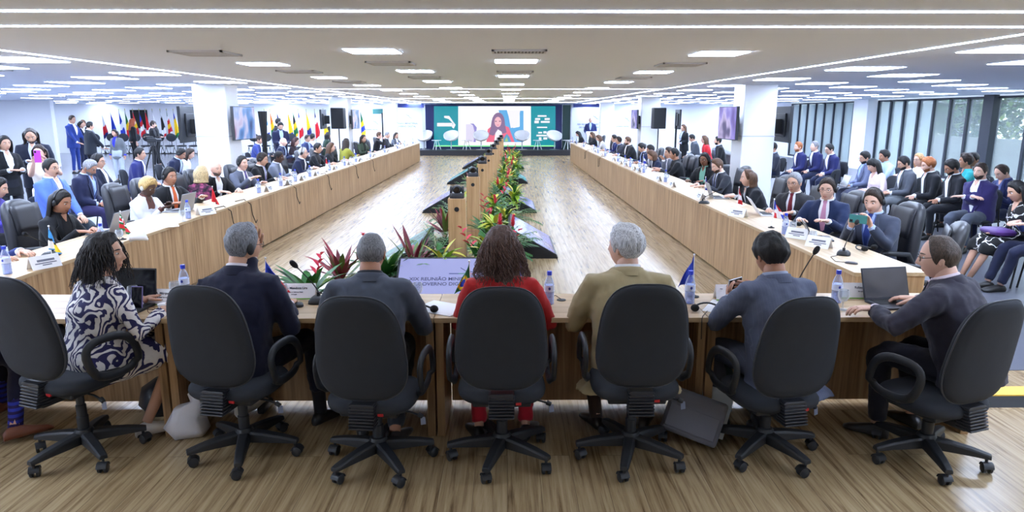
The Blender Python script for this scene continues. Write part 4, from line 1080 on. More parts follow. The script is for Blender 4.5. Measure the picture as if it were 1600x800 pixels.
for x, l in ((-3.4, 'small white side table at left end of the stage'), (-1.95, 'small white side table on stage left of planter'), (1.5, 'small white side table on stage right of planter'), (2.95, 'small white side table at right end of the stage')): stage_table(x, l)
t = thing('lectern', (4.02, 32.75, 0), 'pale lectern in front of the man in blue suit', 'lectern')
MB().loft([[(-.25, -.15, 0), (.25, -.15, 0), (.25, .2, 0), (-.25, .2, 0)], [(-.25, -.15, 1.0), (.25, -.15, 1.0), (.25, .2, 1.14), (-.25, .2, 1.14)]]).build('body', plain('lectern_white', (222, 228, 236), .4), t, smooth=0, bevel=.006)
MB().box((-.3, -.2, 0), (.3, .24, .03)).build('base', M_WHITE, t, smooth=0)
# speakers on poles, screens at the columns
def speaker(x, y, label):
    t = thing('loudspeaker', (x, y, 0), label, 'speaker')
    MB().box((-.19, -.16, 1.52), (.19, .16, 2.13)).build('cabinet', M_BLK, t, smooth=0, bevel=.02)
    MB().box((-.17, -.167, 1.54), (.17, -.155, 2.11)).build('grille', plain('grille', (24, 25, 28), .9, bump=.5, bscale=300), t, smooth=0, bevel=.004)
    MB().tube([(0, 0, .12), (0, 0, 1.53)], .018, 10).build('pole', M_BLK2, t)
    for k in range(3):
        a = 2*PI*k/3+.4; MB().tube([(0, 0, .55), (.42*cos(a), .42*sin(a), .012)], .012, 8).build('leg', M_BLK2, t)
speaker(-4.97, 20.6, 'black loudspeaker on pole before the far left column'); speaker(4.5, 20.6, 'black loudspeaker on pole before the far right column')
TVS = [screen_noise('tv_picture_%d' % k, [(.3, a), (.45, b), (.56, c), (.7, d)], 2.6, .85, k*5.3) for k, (a, b, c, d) in enumerate((((40, 60, 130), (90, 150, 226), (220, 214, 246), (150, 70, 120)), ((110, 70, 170), (150, 130, 226), (210, 190, 240), (70, 40, 110))))]
def tv(x, y, z, rz, pic, label, w=1.0, h=.58, stand=True):
    t = thing('television', (x, y, 0), label, 'television', rz)
    b = MB().box((-w/2, 0, z), (w/2, .05, z+h)).build('casing', M_BLK, t, smooth=0, bevel=.004)
    MB().box((-w*.3, .05, z+.1), (w*.3, .08, z+h-.12)).build('rear_housing', M_BLK, t, smooth=0, bevel=.01)
    MB().box((-w/2+.012, -.003, z+.014), (w/2-.012, .001, z+h-.012)).build('screen', TVS[pic] if pic is not None else plain('screen_off', (20, 22, 28), .12), t, smooth=0)
    if stand:
        MB().tube([(0, .07, 0.02), (0, .07, z+h-.1)], .03, 10).build('pole', M_BLK2, t)
        MB().box((-.3, -.25, 0), (.3, .3, .02)).build('foot', M_BLK2, t, smooth=0, bevel=.004)
    else: MB().box((-.12, .075, z+.15), (.12, .185 if pic is not None else .262, z+.4)).build('wall_bracket', M_BLK2, t, smooth=0)
tv(-4.66, 12.42, 1.5, RAD(90), 0, 'lit television facing the aisle at the near left column', stand=False); tv(3.94, 12.42, 1.5, RAD(-90), 1, 'lit television facing the aisle at the near right column', stand=False)
tv(-5.66, 12.4, 1.46, RAD(-84), None, 'dark television on the outer side of near left column', 1.0, .62, False); tv(4.94, 12.35, 1.46, RAD(84), None, 'dark television on the outer side of near right column', 1.0, .62, False)
tv(-4.66, 21.6, 1.5, RAD(90), 0, 'television facing the aisle at the far left column', stand=False); tv(3.95, 21.6, 1.5, RAD(-90), 1, 'television facing the aisle at the far right column', stand=False)
tv(-5.68, 21.5, 1.5, RAD(-84), None, 'dark television on outer side of the far left column', stand=False); tv(5.2, 21.0, 1.5, RAD(84), None, 'dark television on stand at the far right column')
o = MB().box((-.04, -.03, 0), (.04, .03, 1.3)); o.tube([(0, 0, 1.25), (.0, 0, 2.0)], [.04, .09], 10)
tag(o.build('display_stand', M_BLK2, loc=(-4.75, 13.6, 0), smooth=30), 'black column speaker on a pole right of near left column', 'stand')
# ------------------------------------------------------------------ flags on the back wall
FC = {'b': (30, 60, 180), 'n': (28, 36, 110), 'w': (238, 238, 242), 'r': (206, 32, 44), 'y': (240, 200, 30), 'g': (20, 110, 60), 'k': (26, 26, 30), 'o': (238, 140, 40), 'c': (70, 160, 226), 'm': (120, 40, 60)}
FM = {k: plain('flag_'+k, c, .75) for k, c in FC.items()}
FK = list(FM)
def tall_flag(x, y, pat, label, w=.37):
    t = thing('flag', (x, y, 0), label, 'flag', 0, 'national flags on poles along the back wall')
    MB().lathe([(.17, 0), (.17, .03), (.03, .06), (.02, .1)], 14).build('base', M_BLK2, t, smooth=40)
    MB().tube([(0, 0, .05), (0, 0, 2.12)], .012, 8).build('pole', M_MET, t); MB().lathe([(.008, 2.12), (.022, 2.15), (.004, 2.22)], 8).build('finial', YEL, t)
    r = random.Random(int(x*100)); rows = []; NR, NC = 22, 14
    for i in range(NR+1):
        u = i/NR; ww = w*(.10+.90*u**.75)*(1 if u < .8 else 1-.3*(u-.8)/.2); row = []
        for j in range(NC+1):
            v = j/NC; row.append((.015+v*ww*.62, -.05*sin(v*9+u*2+r.random()*.2)*(.3+u)*.8-.03, 2.06-1.32*u-.16*v*(1-u)+.14*v*u))
        rows.append(row)
    L = len(pat)
    def mm(u, v):
        q = (u*1.0+v*.22*(1-u)+.0)/1.1
        c = pat[min(L-1, int(q*L))]
        return FK.index(c)
    MB().sheet(rows, .004, mm).build('cloth', [FM[k] for k in FK], t, smooth=180)
FL = [(158.6, 'wwrn', 'white, red and navy flag, leftmost on the back wall'), (172.6, 'bbbb', 'plain blue flag on back wall, second from the left'), (186, 'bbwbb', 'blue flag with white middle on the back wall'), (195.5, 'ggyrr', 'green, yellow and red flag before the wall screen'),
      (207.6, 'rryrr', 'red flag with yellow patch before the wall screen'), (217.6, 'nbrwrw', 'blue flag with red and white stripes on the back wall'), (227, 'rrrww', 'red and white flag above the redhead woman'), (238, 'wwyy', 'white and yellow flag behind the standing pair'),
      (250.5, 'wkkwr', 'white, black and red flag left of the red-starred flag'), (260.6, 'gwryrwg', 'green, white and red flag with yellow star'), (271, 'byyg', 'blue, yellow and green flag on the back wall'), (282, 'cckyc', 'sky blue flag with black and yellow triangle'),
      (298, 'ggykr', 'green flag with black and red end left of column'), (308, 'bbwwbb', 'blue and white striped flag beside the dark television'), (413, 'ccwb', 'sky blue and white flag right of near left column'), (422, 'ooygg', 'orange and green flag right of near left column'),
      (432.6, 'nnww', 'navy and white flag behind standing man with phone'), (449.6, 'yyyb', 'yellow flag with blue end right of standing man'), (457.5, 'gkygy', 'green and black flag with yellow marks'), (466, 'bwwrr', 'blue, white and red flag above the back row'),
      (478.5, 'yyynb', 'yellow flag with blue lower end'), (491.6, 'nwrrr', 'red flag with navy and white top'), (505, 'rryyg', 'red, yellow and green flag left of the far column'), (517, 'bwwb', 'blue and white flag beside far left column'), (572, 'ggybyy', 'green and yellow flag with blue disc by the stage')]
for px, pat, l in FL:
    p = at_y(px, 178, 34.5); tall_flag(p.x, 34.5 if px < 560 else 33.2, pat, l)
# waiting chairs in a row under the flags
GC = []
def lounge_chair(x, y, label):
    if GC: return dup(GC[0], (x, y, 0), label)
    t = thing('waiting_chair', (x, y, 0), label, 'chair', 0, 'waiting chairs in front of the flags'); GC.append(t)
    t.rotation_euler.z = PI
    MB().ball((0, .2, .84), (.25, .04, .2), 16, 10).build('backrest', M_FAB, t, smooth=180)
    MB().ball((0, -.02, .45), (.24, .23, .05), 16, 8).build('seat', M_FAB, t, smooth=180)
    MB().tube([(0, .03, .43), (0, .22, .5), (0, .215, .8)], .02, 6).build('back_support', M_BLK2, t)
    for s in (-1, 1):
        MB().tube([(s*.2, -.2, .01), (s*.2, 0, .4), (s*.2, .22, .01)], .014, 6).build('leg', M_BLK2, t)
ORD2 = ORD
for k in range(16):
    x = -19.6+.56*k*1.02
    if k < 11: lounge_chair(x, 33.3, 'black oval-backed waiting chair, %s from the left in the row before the flags' % ORD[k])
for k in range(4): lounge_chair(-12.2+.6*k, 33.3, 'black oval-backed waiting chair right of near left column, %s in its row' % ORD[k])
# ------------------------------------------------------------------ trees outside the windows
def tree(x, y, h, r_, label, seed):
    t = thing('tree', (x, y, -.1), label, 'tree', 0, 'trees outside the windows'); q = random.Random(seed)
    m = MB().tube([(0, 0, 0), (.05, .03, h*.35), (-.04, .06, h*.75)], [.16, .12, .05], 9)
    for k in range(7):
        a = q.random()*6.3; m.tube([(0, 0, h*(.25+.07*k)), (cos(a)*r_*.4, sin(a)*r_*.4, h*(.42+.06*k)), (cos(a)*r_*.8, sin(a)*r_*.8, h*(.48+.06*k))], [.05, .035, .012], 6)
    m.build('trunk', plain('bark', (84, 72, 60), .9, bump=.5, bscale=30), t)
    f = MB()
    for k in range(2600):
        a = q.random()*6.283; ct = q.uniform(-1, 1); rr = r_*(q.random()**.4); s = math.sqrt(1-ct*ct)
        c = V((rr*s*cos(a), rr*s*sin(a), h*.62+rr*ct*.85)); d = V((q.gauss(0, 1), q.gauss(0, 1), q.gauss(-.2, .6))).normalized(); L = q.uniform(.2, .42)
        u, w = frame(d); u = u*L*.32
        f.add([c, c+d*L*.5+u, c+d*L, c+d*L*.5-u], [(0, 1, 2, 3)], q.choice((0, 0, 1, 2)))
    f.build('foliage', [GRN, leafm('tree_light', (140, 170, 70)), OLV], t, smooth=0)
for k, (x, y, h, r_) in enumerate(((18.8, 21, 3.7, 2.1), (19.4, 24.6, 4.1, 2.3), (18.6, 28.2, 3.6, 2.1), (19.8, 32, 4.2, 2.5), (18.8, 36, 3.8, 2.3), (18.8, 17.2, 3.8, 2.2), (19.2, 13.6, 4.0, 2.2), (20.4, 40, 4.2, 2.6))):
    tree(x, y, h, r_, 'leafy tree outside, %s along the terrace from the far end' % ORD[(5, 4, 3, 2, 1, 6, 7, 0)[k]], k+5)
# ------------------------------------------------------------------ things on the tables
TZ = .765
PROT = {}
def once(key, make, loc, label, rz=0, group=None):
    if key in PROT: return dup(PROT[key], loc, label, rz, group)
    t = make(loc, label, rz, group); PROT[key] = t; return t
def mk_bottle(loc, label, rz, group):
    t = thing('water_bottle', loc, label, 'bottle', rz, group)
    MB().lathe([(.0255, 0), (.031, .004), (.032, .012), (.030, .02), (.032, .03), (.0305, .042), (.032, .054), (.0305, .066), (.032, .08), (.032, .128), (.030, .14), (.022, .165), (.0135, .182), (.0125, .196)], 20).build('bottle_body', M_PET, t, smooth=60)
    MB().lathe([(.0285, .005), (.0285, .118)], 16).build('water', M_WATER, t, smooth=40)
    MB().lathe([(.0327, .086), (.0327, .126)], 20).build('paper_label', plain('bottle_label', (206, 214, 238), .6), t, smooth=40)
    MB().ball((0, -.0322, .108), (.008, .002, .010), 8, 6).build('logo_drop', plain('drop_blue', (36, 50, 150), .6), t)
    MB().lathe([(.0152, .190), (.0155, .192), (.0155, .212), (.0145, .215)], 16).build('cap', M_BLUECAP, t, smooth=40)
    return t
def bottle(loc, label, group=None, rz=0): return once('bottle', mk_bottle, loc, label, rz, group)
def mk_glass(loc, label, rz, group):
    t = thing('wine_glass', loc, label, 'glass', rz, group)
    MB().lathe([(.030, 0), (.030, .003), (.006, .010), (.0045, .03), (.006, .05), (.024, .062), (.034, .085), (.034, .105), (.029, .128), (.0275, .128), (.0322, .104), (.032, .086), (.022, .066), (.004, .056)], 20).build('bowl_and_stem', M_GLASS, t, smooth=60)
    return t
def glass(loc, label, group=None): return once('glass', mk_glass, loc, label, 0, group)
def name_card(loc, label, rz, lines=None, w=.22, h=.10, group=None, green=True):
    """folded card, standing like a tent; its printed side faces local -y"""
    def mk(loc, label, rz, group):
        t = thing('name_card', loc, label, 'name card', rz, group)
        m = MB()
        m.sheet([[(-w/2, -.045, 0), (w/2, -.045, 0)], [(-w/2, 0, h), (w/2, 0, h)]], .0018); m.sheet([[(-w/2, 0, h), (w/2, 0, h)], [(-w/2, .045, 0), (w/2, .045, 0)]], .0018)
        m.build('card', M_PAPER, t, smooth=0)
        a = math.atan2(h, .045)
        T_ = lambda u, v: (u, -.045+.045*v-.0016, h*v)
        if green:
            for s in (1, -1):
                o = MB().sheet([[(-w/2, -.0445-.0012, .004), (w/2, -.0445-.0012, .004)], [(-w/2, -.0415-.0012, .011), (w/2, -.0415-.0012, .011)]], .0006).build('green_edge', M_GREEN, t, smooth=0)
                if s < 0: o.rotation_euler.z = PI
        for s in (1, -1):
            for k, (tx, sz, al, u, v) in enumerate(lines or [('Delegate', .016, 0, 0, 0)]):
                if tx is None: continue
                p = V(T_(u, v)); o = text(tx, sz, M_INK, t, p if s > 0 else (-p.x, -p.y, p.z), (a, 0, 0) if s > 0 else (a, 0, PI), bold=.0004)
                if al: o.data.align_x = 'LEFT'
        return t
    key = ('card', w, h) if lines is None else None
    if lines is None: lines = [None]
    if key: return once(key, lambda l, b, r, g: mk2(l, b, r, g, w, h), loc, label, rz, group)
    return mk(loc, label, rz, group)
def mk2(loc, label, rz, group, w, h):
    t = thing('name_card', loc, label, 'name card', rz, group); m = MB()
    m.sheet([[(-w/2, -.045, 0), (w/2, -.045, 0)], [(-w/2, 0, h), (w/2, 0, h)]], .0018); m.sheet([[(-w/2, 0, h), (w/2, 0, h)], [(-w/2, .045, 0), (w/2, .045, 0)]], .0018)
    m.build('card', M_PAPER, t, smooth=0); g = MB()
    for s in (1, -1):
        for x0, x1, v, d in ((-.06, .07, .62, .008), (-.08, .08, .42, .004), (-.03, .04, .28, .004)):
            g.sheet([[(s*x0, s*(-.045+.045*(v-d/h)-.0014), h*(v-d/h)), (s*x1, s*(-.045+.045*(v-d/h)-.0014), h*(v-d/h))], [(s*x0, s*(-.045+.045*(v+d/h)-.0014), h*(v+d/h)), (s*x1, s*(-.045+.045*(v+d/h)-.0014), h*(v+d/h))]], .0006)
    g.build('printed_lines', plain('print_grey', (120, 124, 140), .8), t, smooth=0)
    return t
def mic(loc, head, label, rz=0, group=None):
    """gooseneck microphone: base on the table, head at a point relative to it"""
    t = thing('microphone', loc, label, 'microphone', rz, group); h = V(head)
    MB().loft([[(x*q, y*q, z) for x, y in sect(.055, .07, 20, 4)] for z, q in ((0, .98), (.003, 1), (.018, .96), (.034, .7), (.038, .6))]).build('base', M_BLK, t, smooth=40)
    MB().cyl((0, .02, .034), .012, .03, 12).build('socket', M_BLK, t, smooth=40)
    P = [V((0, .02, .06))]; up = V((h.x*.10, .02+h.y*.1, h.z*.45))
    for k in range(1, 11):
        u = k/10; P.append(P[0]*(1-u)**2+up*2*u*(1-u)+h*u*u)
    MB().tube(P, .0042, 8).build('gooseneck', M_BLK2, t)
    d = (P[-1]-P[-2]).normalized(); c = P[-1]
    MB().tube([c-d*.012, c-d*.002, c+d*.012, c+d*.03, c+d*.046, c+d*.052], [.007, .0135, .0175, .018, .013, .004], 14).build('foam_head', plain('foam', (20, 20, 22), .95, bump=.4, bscale=400), t)
    return t
def table_flag(loc, pat, label, rz=0, h=.30, w=.17, shape=None):
    t = thing('table_flag', loc, label, 'flag', rz)
    MB().lathe([(.034, 0), (.034, .006), (.012, .012), (.006, .02)], 14).build('base', M_BLK2 if pat != 'gyb' else M_WHITE, t, smooth=40)
    MB().tube([(0, 0, .01), (.012, 0, h)], .0028, 6).build('stick', M_WHITE, t); MB().ball((.0125, 0, h+.006), .008, 8, 6).build('knob', M_WHITE, t)
    rows = []; NR, NC = 16, 12
    for i in range(NR+1):
        u = i/NR; row = []
        for j in range(NC+1):
            v = j/NC; ww = w*(.08+.92*u**.8)*.62
            row.append((.014-.01*u+v*ww, -.016*sin(v*8+u*2)*(.3+u)-.004, h-.004-h*.62*u-.05*v*(1-.3*u)))
        rows.append(row)
    def mm(u, v):
        if shape: return FK.index(shape(u, v))
        q = u*.9+v*.12; return FK.index(pat[min(len(pat)-1, int(q*len(pat)))])
    MB().sheet(rows, .0016, mm).build('cloth', [FM[k] for k in FK], t, smooth=180)
    return t
def laptop(loc, label, rz, w=.33, d=.23, ang=105, body=None, scr=None, badge=False):
    """screen side faces local -y (towards its user)"""
    t = thing('laptop', loc, label, 'laptop', rz); B = body or plain('laptop_grey', (150, 152, 158), .4, .5)
    MB().box((-w/2, -d, 0), (w/2, 0, .016)).build('base', B, t, smooth=0, bevel=.003)
    MB().box((-w*.44, -d*.60, .0165), (w*.44, -d*.08, .018)).build('keyboard', M_BLK2, t, smooth=0)
    l = MB().box((-w/2, 0, 0), (w/2, .008, d)).build('lid', B, t, (0, 0, .014), smooth=0, bevel=.003); l.rotation_euler.x = -RAD(ang-90)
    MB().box((-w/2+.008, -.0015, .012), (w/2-.008, .0, d-.01)).build('screen', scr or plain('screen_dark', (16, 17, 20), .15), l, smooth=0)
    return t
def headset(loc, label, rz=0):
    t = thing('headset', loc, label, 'headset', rz)
    P = [(.085*cos(a), .075*sin(a), .012+.02*sin(a)**2) for a in [-.35+PI*1.22*k/14 for k in range(15)]]
    MB().tube(P, .006, 8).build('headband', M_BLK, t)
    for k in (0, -1):
        p = V(P[k]); MB().ball(p+V((0, -.01, .012)), (.026, .03, .022), 14, 10).build('ear_pad', plain('foam', 0), t)
    return t
def paper(loc, label, rz, w=.21, d=.297, n=1):
    t = MB().box((-w/2, -d/2, 0), (w/2, d/2, .002*n)).build('paper', M_PAPER, None, loc, rz, smooth=0); return tag(t, label, 'paper')
def phone(loc, label, rot, rgb=(30, 30, 34), w=.075, h=.155):
    t = thing('smartphone', loc, label, 'phone'); t.rotation_euler = rot
    MB().box((-w/2, -.004, -h/2), (w/2, .004, h/2)).build('case', plain('phone_%d_%d_%d' % rgb, rgb, .4), t, smooth=0, bevel=.003)
    MB().box((-w/2+.004, -.0046, -h/2+.005), (w/2-.004, -.0038, h/2-.005)).build('screen', plain('screen_dark', 0), t, smooth=0)
    MB().box((w/2-.032, .0036, h/2-.036), (w/2-.008, .006, h/2-.008)).build('camera_bump', M_BLK2, t, smooth=0, bevel=.002)
    return t
def lump(name, loc, label, cat, mat, pts, r, seed=0, amp=.12, n=18):
    m = MB().tube(pts, r, n); q = [V(p) for p in m.v]
    m.v = [tuple(p+V((noise.noise(p*9+V((seed, 0, 0))), noise.noise(p*9+V((0, seed, 5))), noise.noise(p*9+V((9, 0, seed)))))*amp*.4) for p in q]
    m.v = [(x, y, max(.002, z)) for x, y, z in m.v]
    return tag(m.build(name, mat, None, loc, smooth=180), label, cat)
# ------------------------------------------------------------------ who sits where
BK = (24, 22, 22); DB = (46, 34, 28); BR = (84, 58, 40); GY = (128, 128, 132); LG = (176, 174, 172); BL = (196, 160, 104); RD = (156, 92, 52)
NAVY = (30, 36, 62); CHAR = (44, 46, 54); BLACK = (26, 27, 31); GREY = (92, 96, 108); BLUE = (36, 44, 96); WH = (238, 238, 242); LB = (176, 196, 232)
ROWN = {}
def seat_row(side, px, py, short, label, X=None, items='bcg', **k):
    """someone at a side table; the head's place in the photo gives the seat along the table"""
    hx = X or (3.50 if side > 0 else -4.48); p = at_x(px, py, hx); hip = hx+.14*side
    rz = 90*side+k.pop('turn', 0)*side
    lod = k.pop('lod', 1 if p.y < 13.5 else 2)
    o = person(label, (hip, p.y, 0), rz, lod=lod, hz=k.pop('hz', .47+(p.z-1.11)*.6), **k)
    where = 'left' if side < 0 else 'right'
    padded_chair((hip+(-.15 if 11.7 < p.y < 13.3 or 20.7 < p.y < 22.5 else .05)*side, p.y, 0), 90*side, 'black padded office chair of the %s' % short, 'padded chairs behind the %s table' % where)
    xi = -3.64 if side < 0 else 2.66
    g = '%s on the %s table'
    if 'b' in items: bottle((xi+side*.16, p.y-.26, TZ), 'clear water bottle with blue cap before the %s' % short, 'water bottles on the %s table' % where)
    if 'c' in items: name_card((xi+side*.09, p.y-.02, TZ), 'white folded name card before the %s' % short, RAD(-90*side), group='name cards on the %s table' % where)
    if 'g' in items: glass((xi+side*.22, p.y-.14, TZ), 'clear stemmed glass before the %s' % short, 'glasses on the %s table' % where)
    if 'p' in items: paper((xi+side*.36, p.y+.02, TZ), 'white paper sheet before the %s' % short, RAD(90))
    if 'L' in items: laptop((xi+side*.20, p.y+.05, TZ), 'grey laptop open before the %s' % short, RAD(-90*side)+PI)
    if 'M' in items: mic((xi+side*.2, p.y+.3, TZ), (.0, -.16, .3), 'black gooseneck microphone before the %s' % short, RAD(90*side)+PI, 'microphones on the %s table' % where)
    return o
S = lambda j, s=WH, t=None: ('suit', j, s, t)
# right table, from the camera outwards
R1 = seat_row(1, 1352, 312, 'man filming with green phone', 'man in grey suit with headphones filming with a green phone', items='', turn=38, top=S((62, 68, 84), LB, (40, 60, 130)), hair=('short', DB), skin='l', acc='hl', hp=14, fat=1.18, lean=3, lod=1,
          hands=[(.07, .38, .90), (-.11, .38, .92)], dirs=[(-.25, .2, .9), (.25, .2, .9)], norms=[(-.6, .75, 0), (.6, .75, 0)], curl=.7)
R2 = seat_row(1, 1278, 293, 'man in navy with pink tie', 'man in navy suit, pink tie, glasses and headphones facing the camera', items='', turn=52, top=S((34, 46, 78), WH, (196, 140, 168)), hair=('short', DB), skin='l', acc='hg', fat=1.15, lean=5, hands=[(.2, .38, .8), (-.1, .44, .82)])
R3 = seat_row(1, 1232, 284, 'older man with dark red tie', 'older grey-haired man with glasses, dark suit and dark red tie', items='', turn=42, top=S((50, 50, 54), WH, (120, 34, 46)), hair=('short', GY), skin='m', acc='g', fat=1.05, hands='table')
R4 = seat_row(1, 1178, 278, 'man with grey scarf', 'man with swept-back hair and grey scarf typing in profile', items='c', turn=-4, top=S((34, 35, 40), (190, 194, 200)), hair=('recede+bob', BR), skin='l', hands='type', lean=14, openv=.05)
R5 = seat_row(1, 1122, 258, 'bearded man with green lanyard', 'bearded man in dark suit looking down at a laptop', items='c', turn=12, top=S((48, 50, 58), WH, (40, 50, 60)), hair=('short', BR), skin='l', acc='bl', hp=22, hands='table')
R6 = seat_row(1, 1095, 247, 'woman with headphones', 'woman with headphones and dark jacket facing the camera', items='bcg', turn=46, fem=1, fat=1.15, top=S(BLACK, (120, 170, 150)), hair=('short+bob', BK), skin='b', acc='hg', hands='table')
for px, py, sh, lb, kw in (
    (1054, 240, 'man with dark hair by the sofa', 'dark-haired man in black top seated beyond the woman with headphones', dict(top=S(BLACK, None), hair=('short', BK), skin='t', turn=-8)),
    (1045, 238, 'man resting chin on hand', 'man in grey suit resting his chin on his hand', dict(top=S((104, 108, 120)), hair=('short', DB), skin='m', hands='chin', turn=10)),
    (1028, 241, 'brown-haired person leaning low', 'brown-haired person leaning low over the right table', dict(top=S(NAVY), hair=('short+bob', BR), skin='m', hp=30, lean=18, fem=1)),
    (1018, 234, 'man in light grey suit', 'man in light grey suit looking down, bearded', dict(top=S((120, 120, 128)), hair=('short', BK), skin='t', hp=20, acc='b')),
    (1005, 230, 'man in navy reading', 'dark-haired man in navy suit reading papers at right table', dict(top=S(NAVY, LB), hair=('short', BK), skin='m', hp=26)),
    (981, 218, 'large bearded man', 'large bearded man in black suit sitting tall', dict(top=S(BLACK), hair=('short', BR), skin='l', acc='b', fat=1.2, turn=8)),
    (967, 219, 'man with headset beyond bearded man', 'man with headset just beyond the large bearded man', dict(top=S((60, 60, 70), LB), hair=('short', DB), skin='m', acc='h')),
    (960, 215, 'man in blue beyond the headset man', 'dark-haired man in blue suit beyond the headset man', dict(top=S(BLUE), hair=('short', BK), skin='m')),
    (940, 214, 'woman in pale jacket', 'brown-haired woman in pale jacket bending over the table', dict(top=S((196, 190, 186), WH), hair=('short+midlong', BR), skin='l', fem=1, hp=28, lean=14)),
    (926, 210, 'woman in black with brown hair', 'brown-haired woman in black near the far end of right table', dict(top=('blouse', BLACK), hair=('short+long', BR), skin='l', fem=1, hp=20)),
    (908, 206, 'woman bowing at far end', 'black-haired woman bowing at the far end of right table', dict(top=('blouse', BLACK), hair=('short+long', BK), skin='l', fem=1, hp=34, lean=16))):
    seat_row(1, px, py, sh, lb, items='bcgp' if px > 1000 else 'bcg', X=3.5 if px > 920 else 3.2, **kw)
# left table
L0 = person('person in blue suit at left edge beside the flag with black triangle', (-4.62, 5.62, 0), -90, lod=1, top=S((44, 58, 120), WH), hair=('short', DB), skin='m', hands='table')
padded_chair((-4.68, 5.62, 0), -90, 'black padded office chair of the person in blue at left edge', 'padded chairs behind the left table')
L1 = seat_row(-1, 97, 316, 'woman in black with headband', 'long-haired woman in black jacket with headphones reading at laptop', items='', turn=12, fem=1, top=S(BLACK, (30, 30, 34)), hair=('short+longer', BK), skin='t', acc='h', hp=18, hands='type')
L2 = seat_row(-1, 233, 294, 'woman in white jacket', 'woman in white jacket with short blond hair and pale headphones', items='', turn=20, fem=1, top=S((240, 240, 242), (110, 72, 66)), hair=('curly', BL), skin='d', acc='w', hp=26, hands=[(-.02, .34, .80), (-.10, .36, .84)], openv=.1)
L3 = seat_row(-1, 270, 275, 'man with orange tie', 'man with orange tie and headset, hands spread, in black suit', items='', turn=26, top=S(BLACK, WH, (226, 110, 60)), hair=('short', BK), skin='t', acc='h', fat=1.15, hp=4, hands=[(.2, .36, .8), (-.22, .46, .86)])
L4 = seat_row(-1, 320, 276, 'blonde woman seen from behind', 'blonde bobbed woman in magenta patterned top seen from behind', items='', turn=-75, fem=1, hair=('short+bob', (182, 158, 116)), skin='l', hands='lap', top=('blouse', (84, 34, 60)))
L5 = seat_row(-1, 343, 263, 'bald man in open white collar', 'bald bearded man in black jacket with open white collar', items='bcg', turn=34, top=S(BLACK, WH), hair=('bald', (110, 96, 88)), skin='l', acc='b', hands='table', openv=.12)
L6 = seat_row(-1, 382, 255, 'man with headphones and purple tie', 'black-haired man in grey suit, headphones and purple tie, speaking', items='bcg', turn=24, top=S((88, 92, 106), WH, (86, 76, 130)), hair=('short', BK), skin='l', acc='h', hp=2, hands=[(.14, .44, .9), (-.16, .4, .8)])
for px, py, sh, lb, kw in (
    (408, 247, 'man in black with mauve tie', 'man in black suit with mauve tie and headphones', dict(top=S(BLACK, WH, (130, 120, 170)), hair=('short', DB), skin='m', acc='h', turn=0, hp=16)),
    (434, 244, 'man with clasped hands', 'dark-skinned man in light grey suit, hands clasped', dict(top=S((128, 134, 150), WH), hair=('crop', BK), skin='d', hands='clasp', hp=16)),
    (469, 237, 'grey-haired man with headphones', 'grey-haired man in navy with glasses and headphones at dark laptop', dict(top=S(NAVY, WH), hair=('recede', LG), skin='l', acc='hg', hands='type', lean=12)),
    (496, 230, 'black-haired man in black', 'black-haired man in black beside the woman with brown hair', dict(top=('shirt', BLACK), hair=('short', BK), skin='m')),
    (517, 230, 'woman with brown curls', 'woman with long brown hair beside man in black shirt', dict(top=('blouse', BLACK), hair=('short+long', BR), skin='l', fem=1, turn=-6)),
    (543, 222, 'woman in yellow-patterned top', 'woman in yellow and black patterned top seen from behind', dict(top=('blouse', (150, 148, 60)), hair=('short+long', DB), skin='m', fem=1, turn=-60)),
    (569, 214, 'woman in green jacket', 'dark-haired woman with glasses in olive green jacket', dict(top=S((66, 78, 62), (30, 34, 30)), hair=('short+long', DB), skin='m', fem=1, acc='g', turn=30)),
    (592, 209, 'man with hands at face', 'man in black shirt with hands raised to his face', dict(top=('shirt', BLACK), hair=('short', BR), skin='l', hands='hold', turn=-5)),
    (605, 210, 'grey-haired man by the end', 'grey-haired man in dark suit next to the last woman on left', dict(top=S(CHAR), hair=('short', GY), skin='l')),
    (620, 212, 'last woman on the left table', 'long-haired woman at the far end of the left table', dict(top=S(GREY, WH), hair=('short+long', DB), skin='l', fem=1, turn=30))):
    seat_row(-1, px, py, sh, lb, items='bcgp', **kw)
# second row on the right
def row2(px, py, X, label, rz=90, chair=True, lod=None, hz=None, **k):
    p = at_x(px, py, X); hz = hz or min(.6, max(.45, .49+(p.z-1.12)*.8)); d = V((-sin(RAD(rz)), cos(RAD(rz)), 0))*-.1
    loc = (X+d.x, p.y+d.y, 0)
    o = person(label, loc, rz, lod=lod or (1 if p.y < 12.5 else 2), hz=hz, **k)
    if chair: side_chair(loc, rz, 'black visitor chair under the %s' % label.split(' seated')[0], 'visitor chairs of the second rows')
    return o
row2(1413, 256, 6.75, 'bearded man in grey jacket and grey trousers, laptop on lap', 84, hair=('short', BK), acc='b', top=S((84, 88, 98)), bot=(110, 116, 122), hands='lap', hp=24, lean=0)
row2(1452, 259, 6.9, 'red-haired man in black suit with open white shirt', 82, hair=('fluffy', RD), skin='l', top=S((30, 31, 36)), bot=BLACK, hands='lapclasp', hp=18, lean=2, acc='b', openv=.1)
row2(1490, 262, 6.95, 'bearded man with glasses in black jacket looking down', 84, hair=('fluffy', BK), acc='bg', skin='t', top=S((38, 39, 44)), bot=(30, 32, 38), hands='lapclasp', hp=28, lean=2, openv=.1)
row2(1530, 271, 6.75, 'bearded man in purple-blue jacket facing the camera, grey trousers', 112, hair=('short', DB), acc='b', skin='l', top=S((52, 46, 96)), bot=(78, 84, 98), hands='folded', fat=1.2, hp=4, lean=0, openv=.08)
row2(1372, 259, 6.5, 'long-haired woman in pink-white blouse with dark trousers', 92, hair=('fringe+long', BK), fem=1, skin='l', top=('blouse', (232, 214, 220)), bot=(40, 38, 46), hands='lap', hp=30, lean=8)
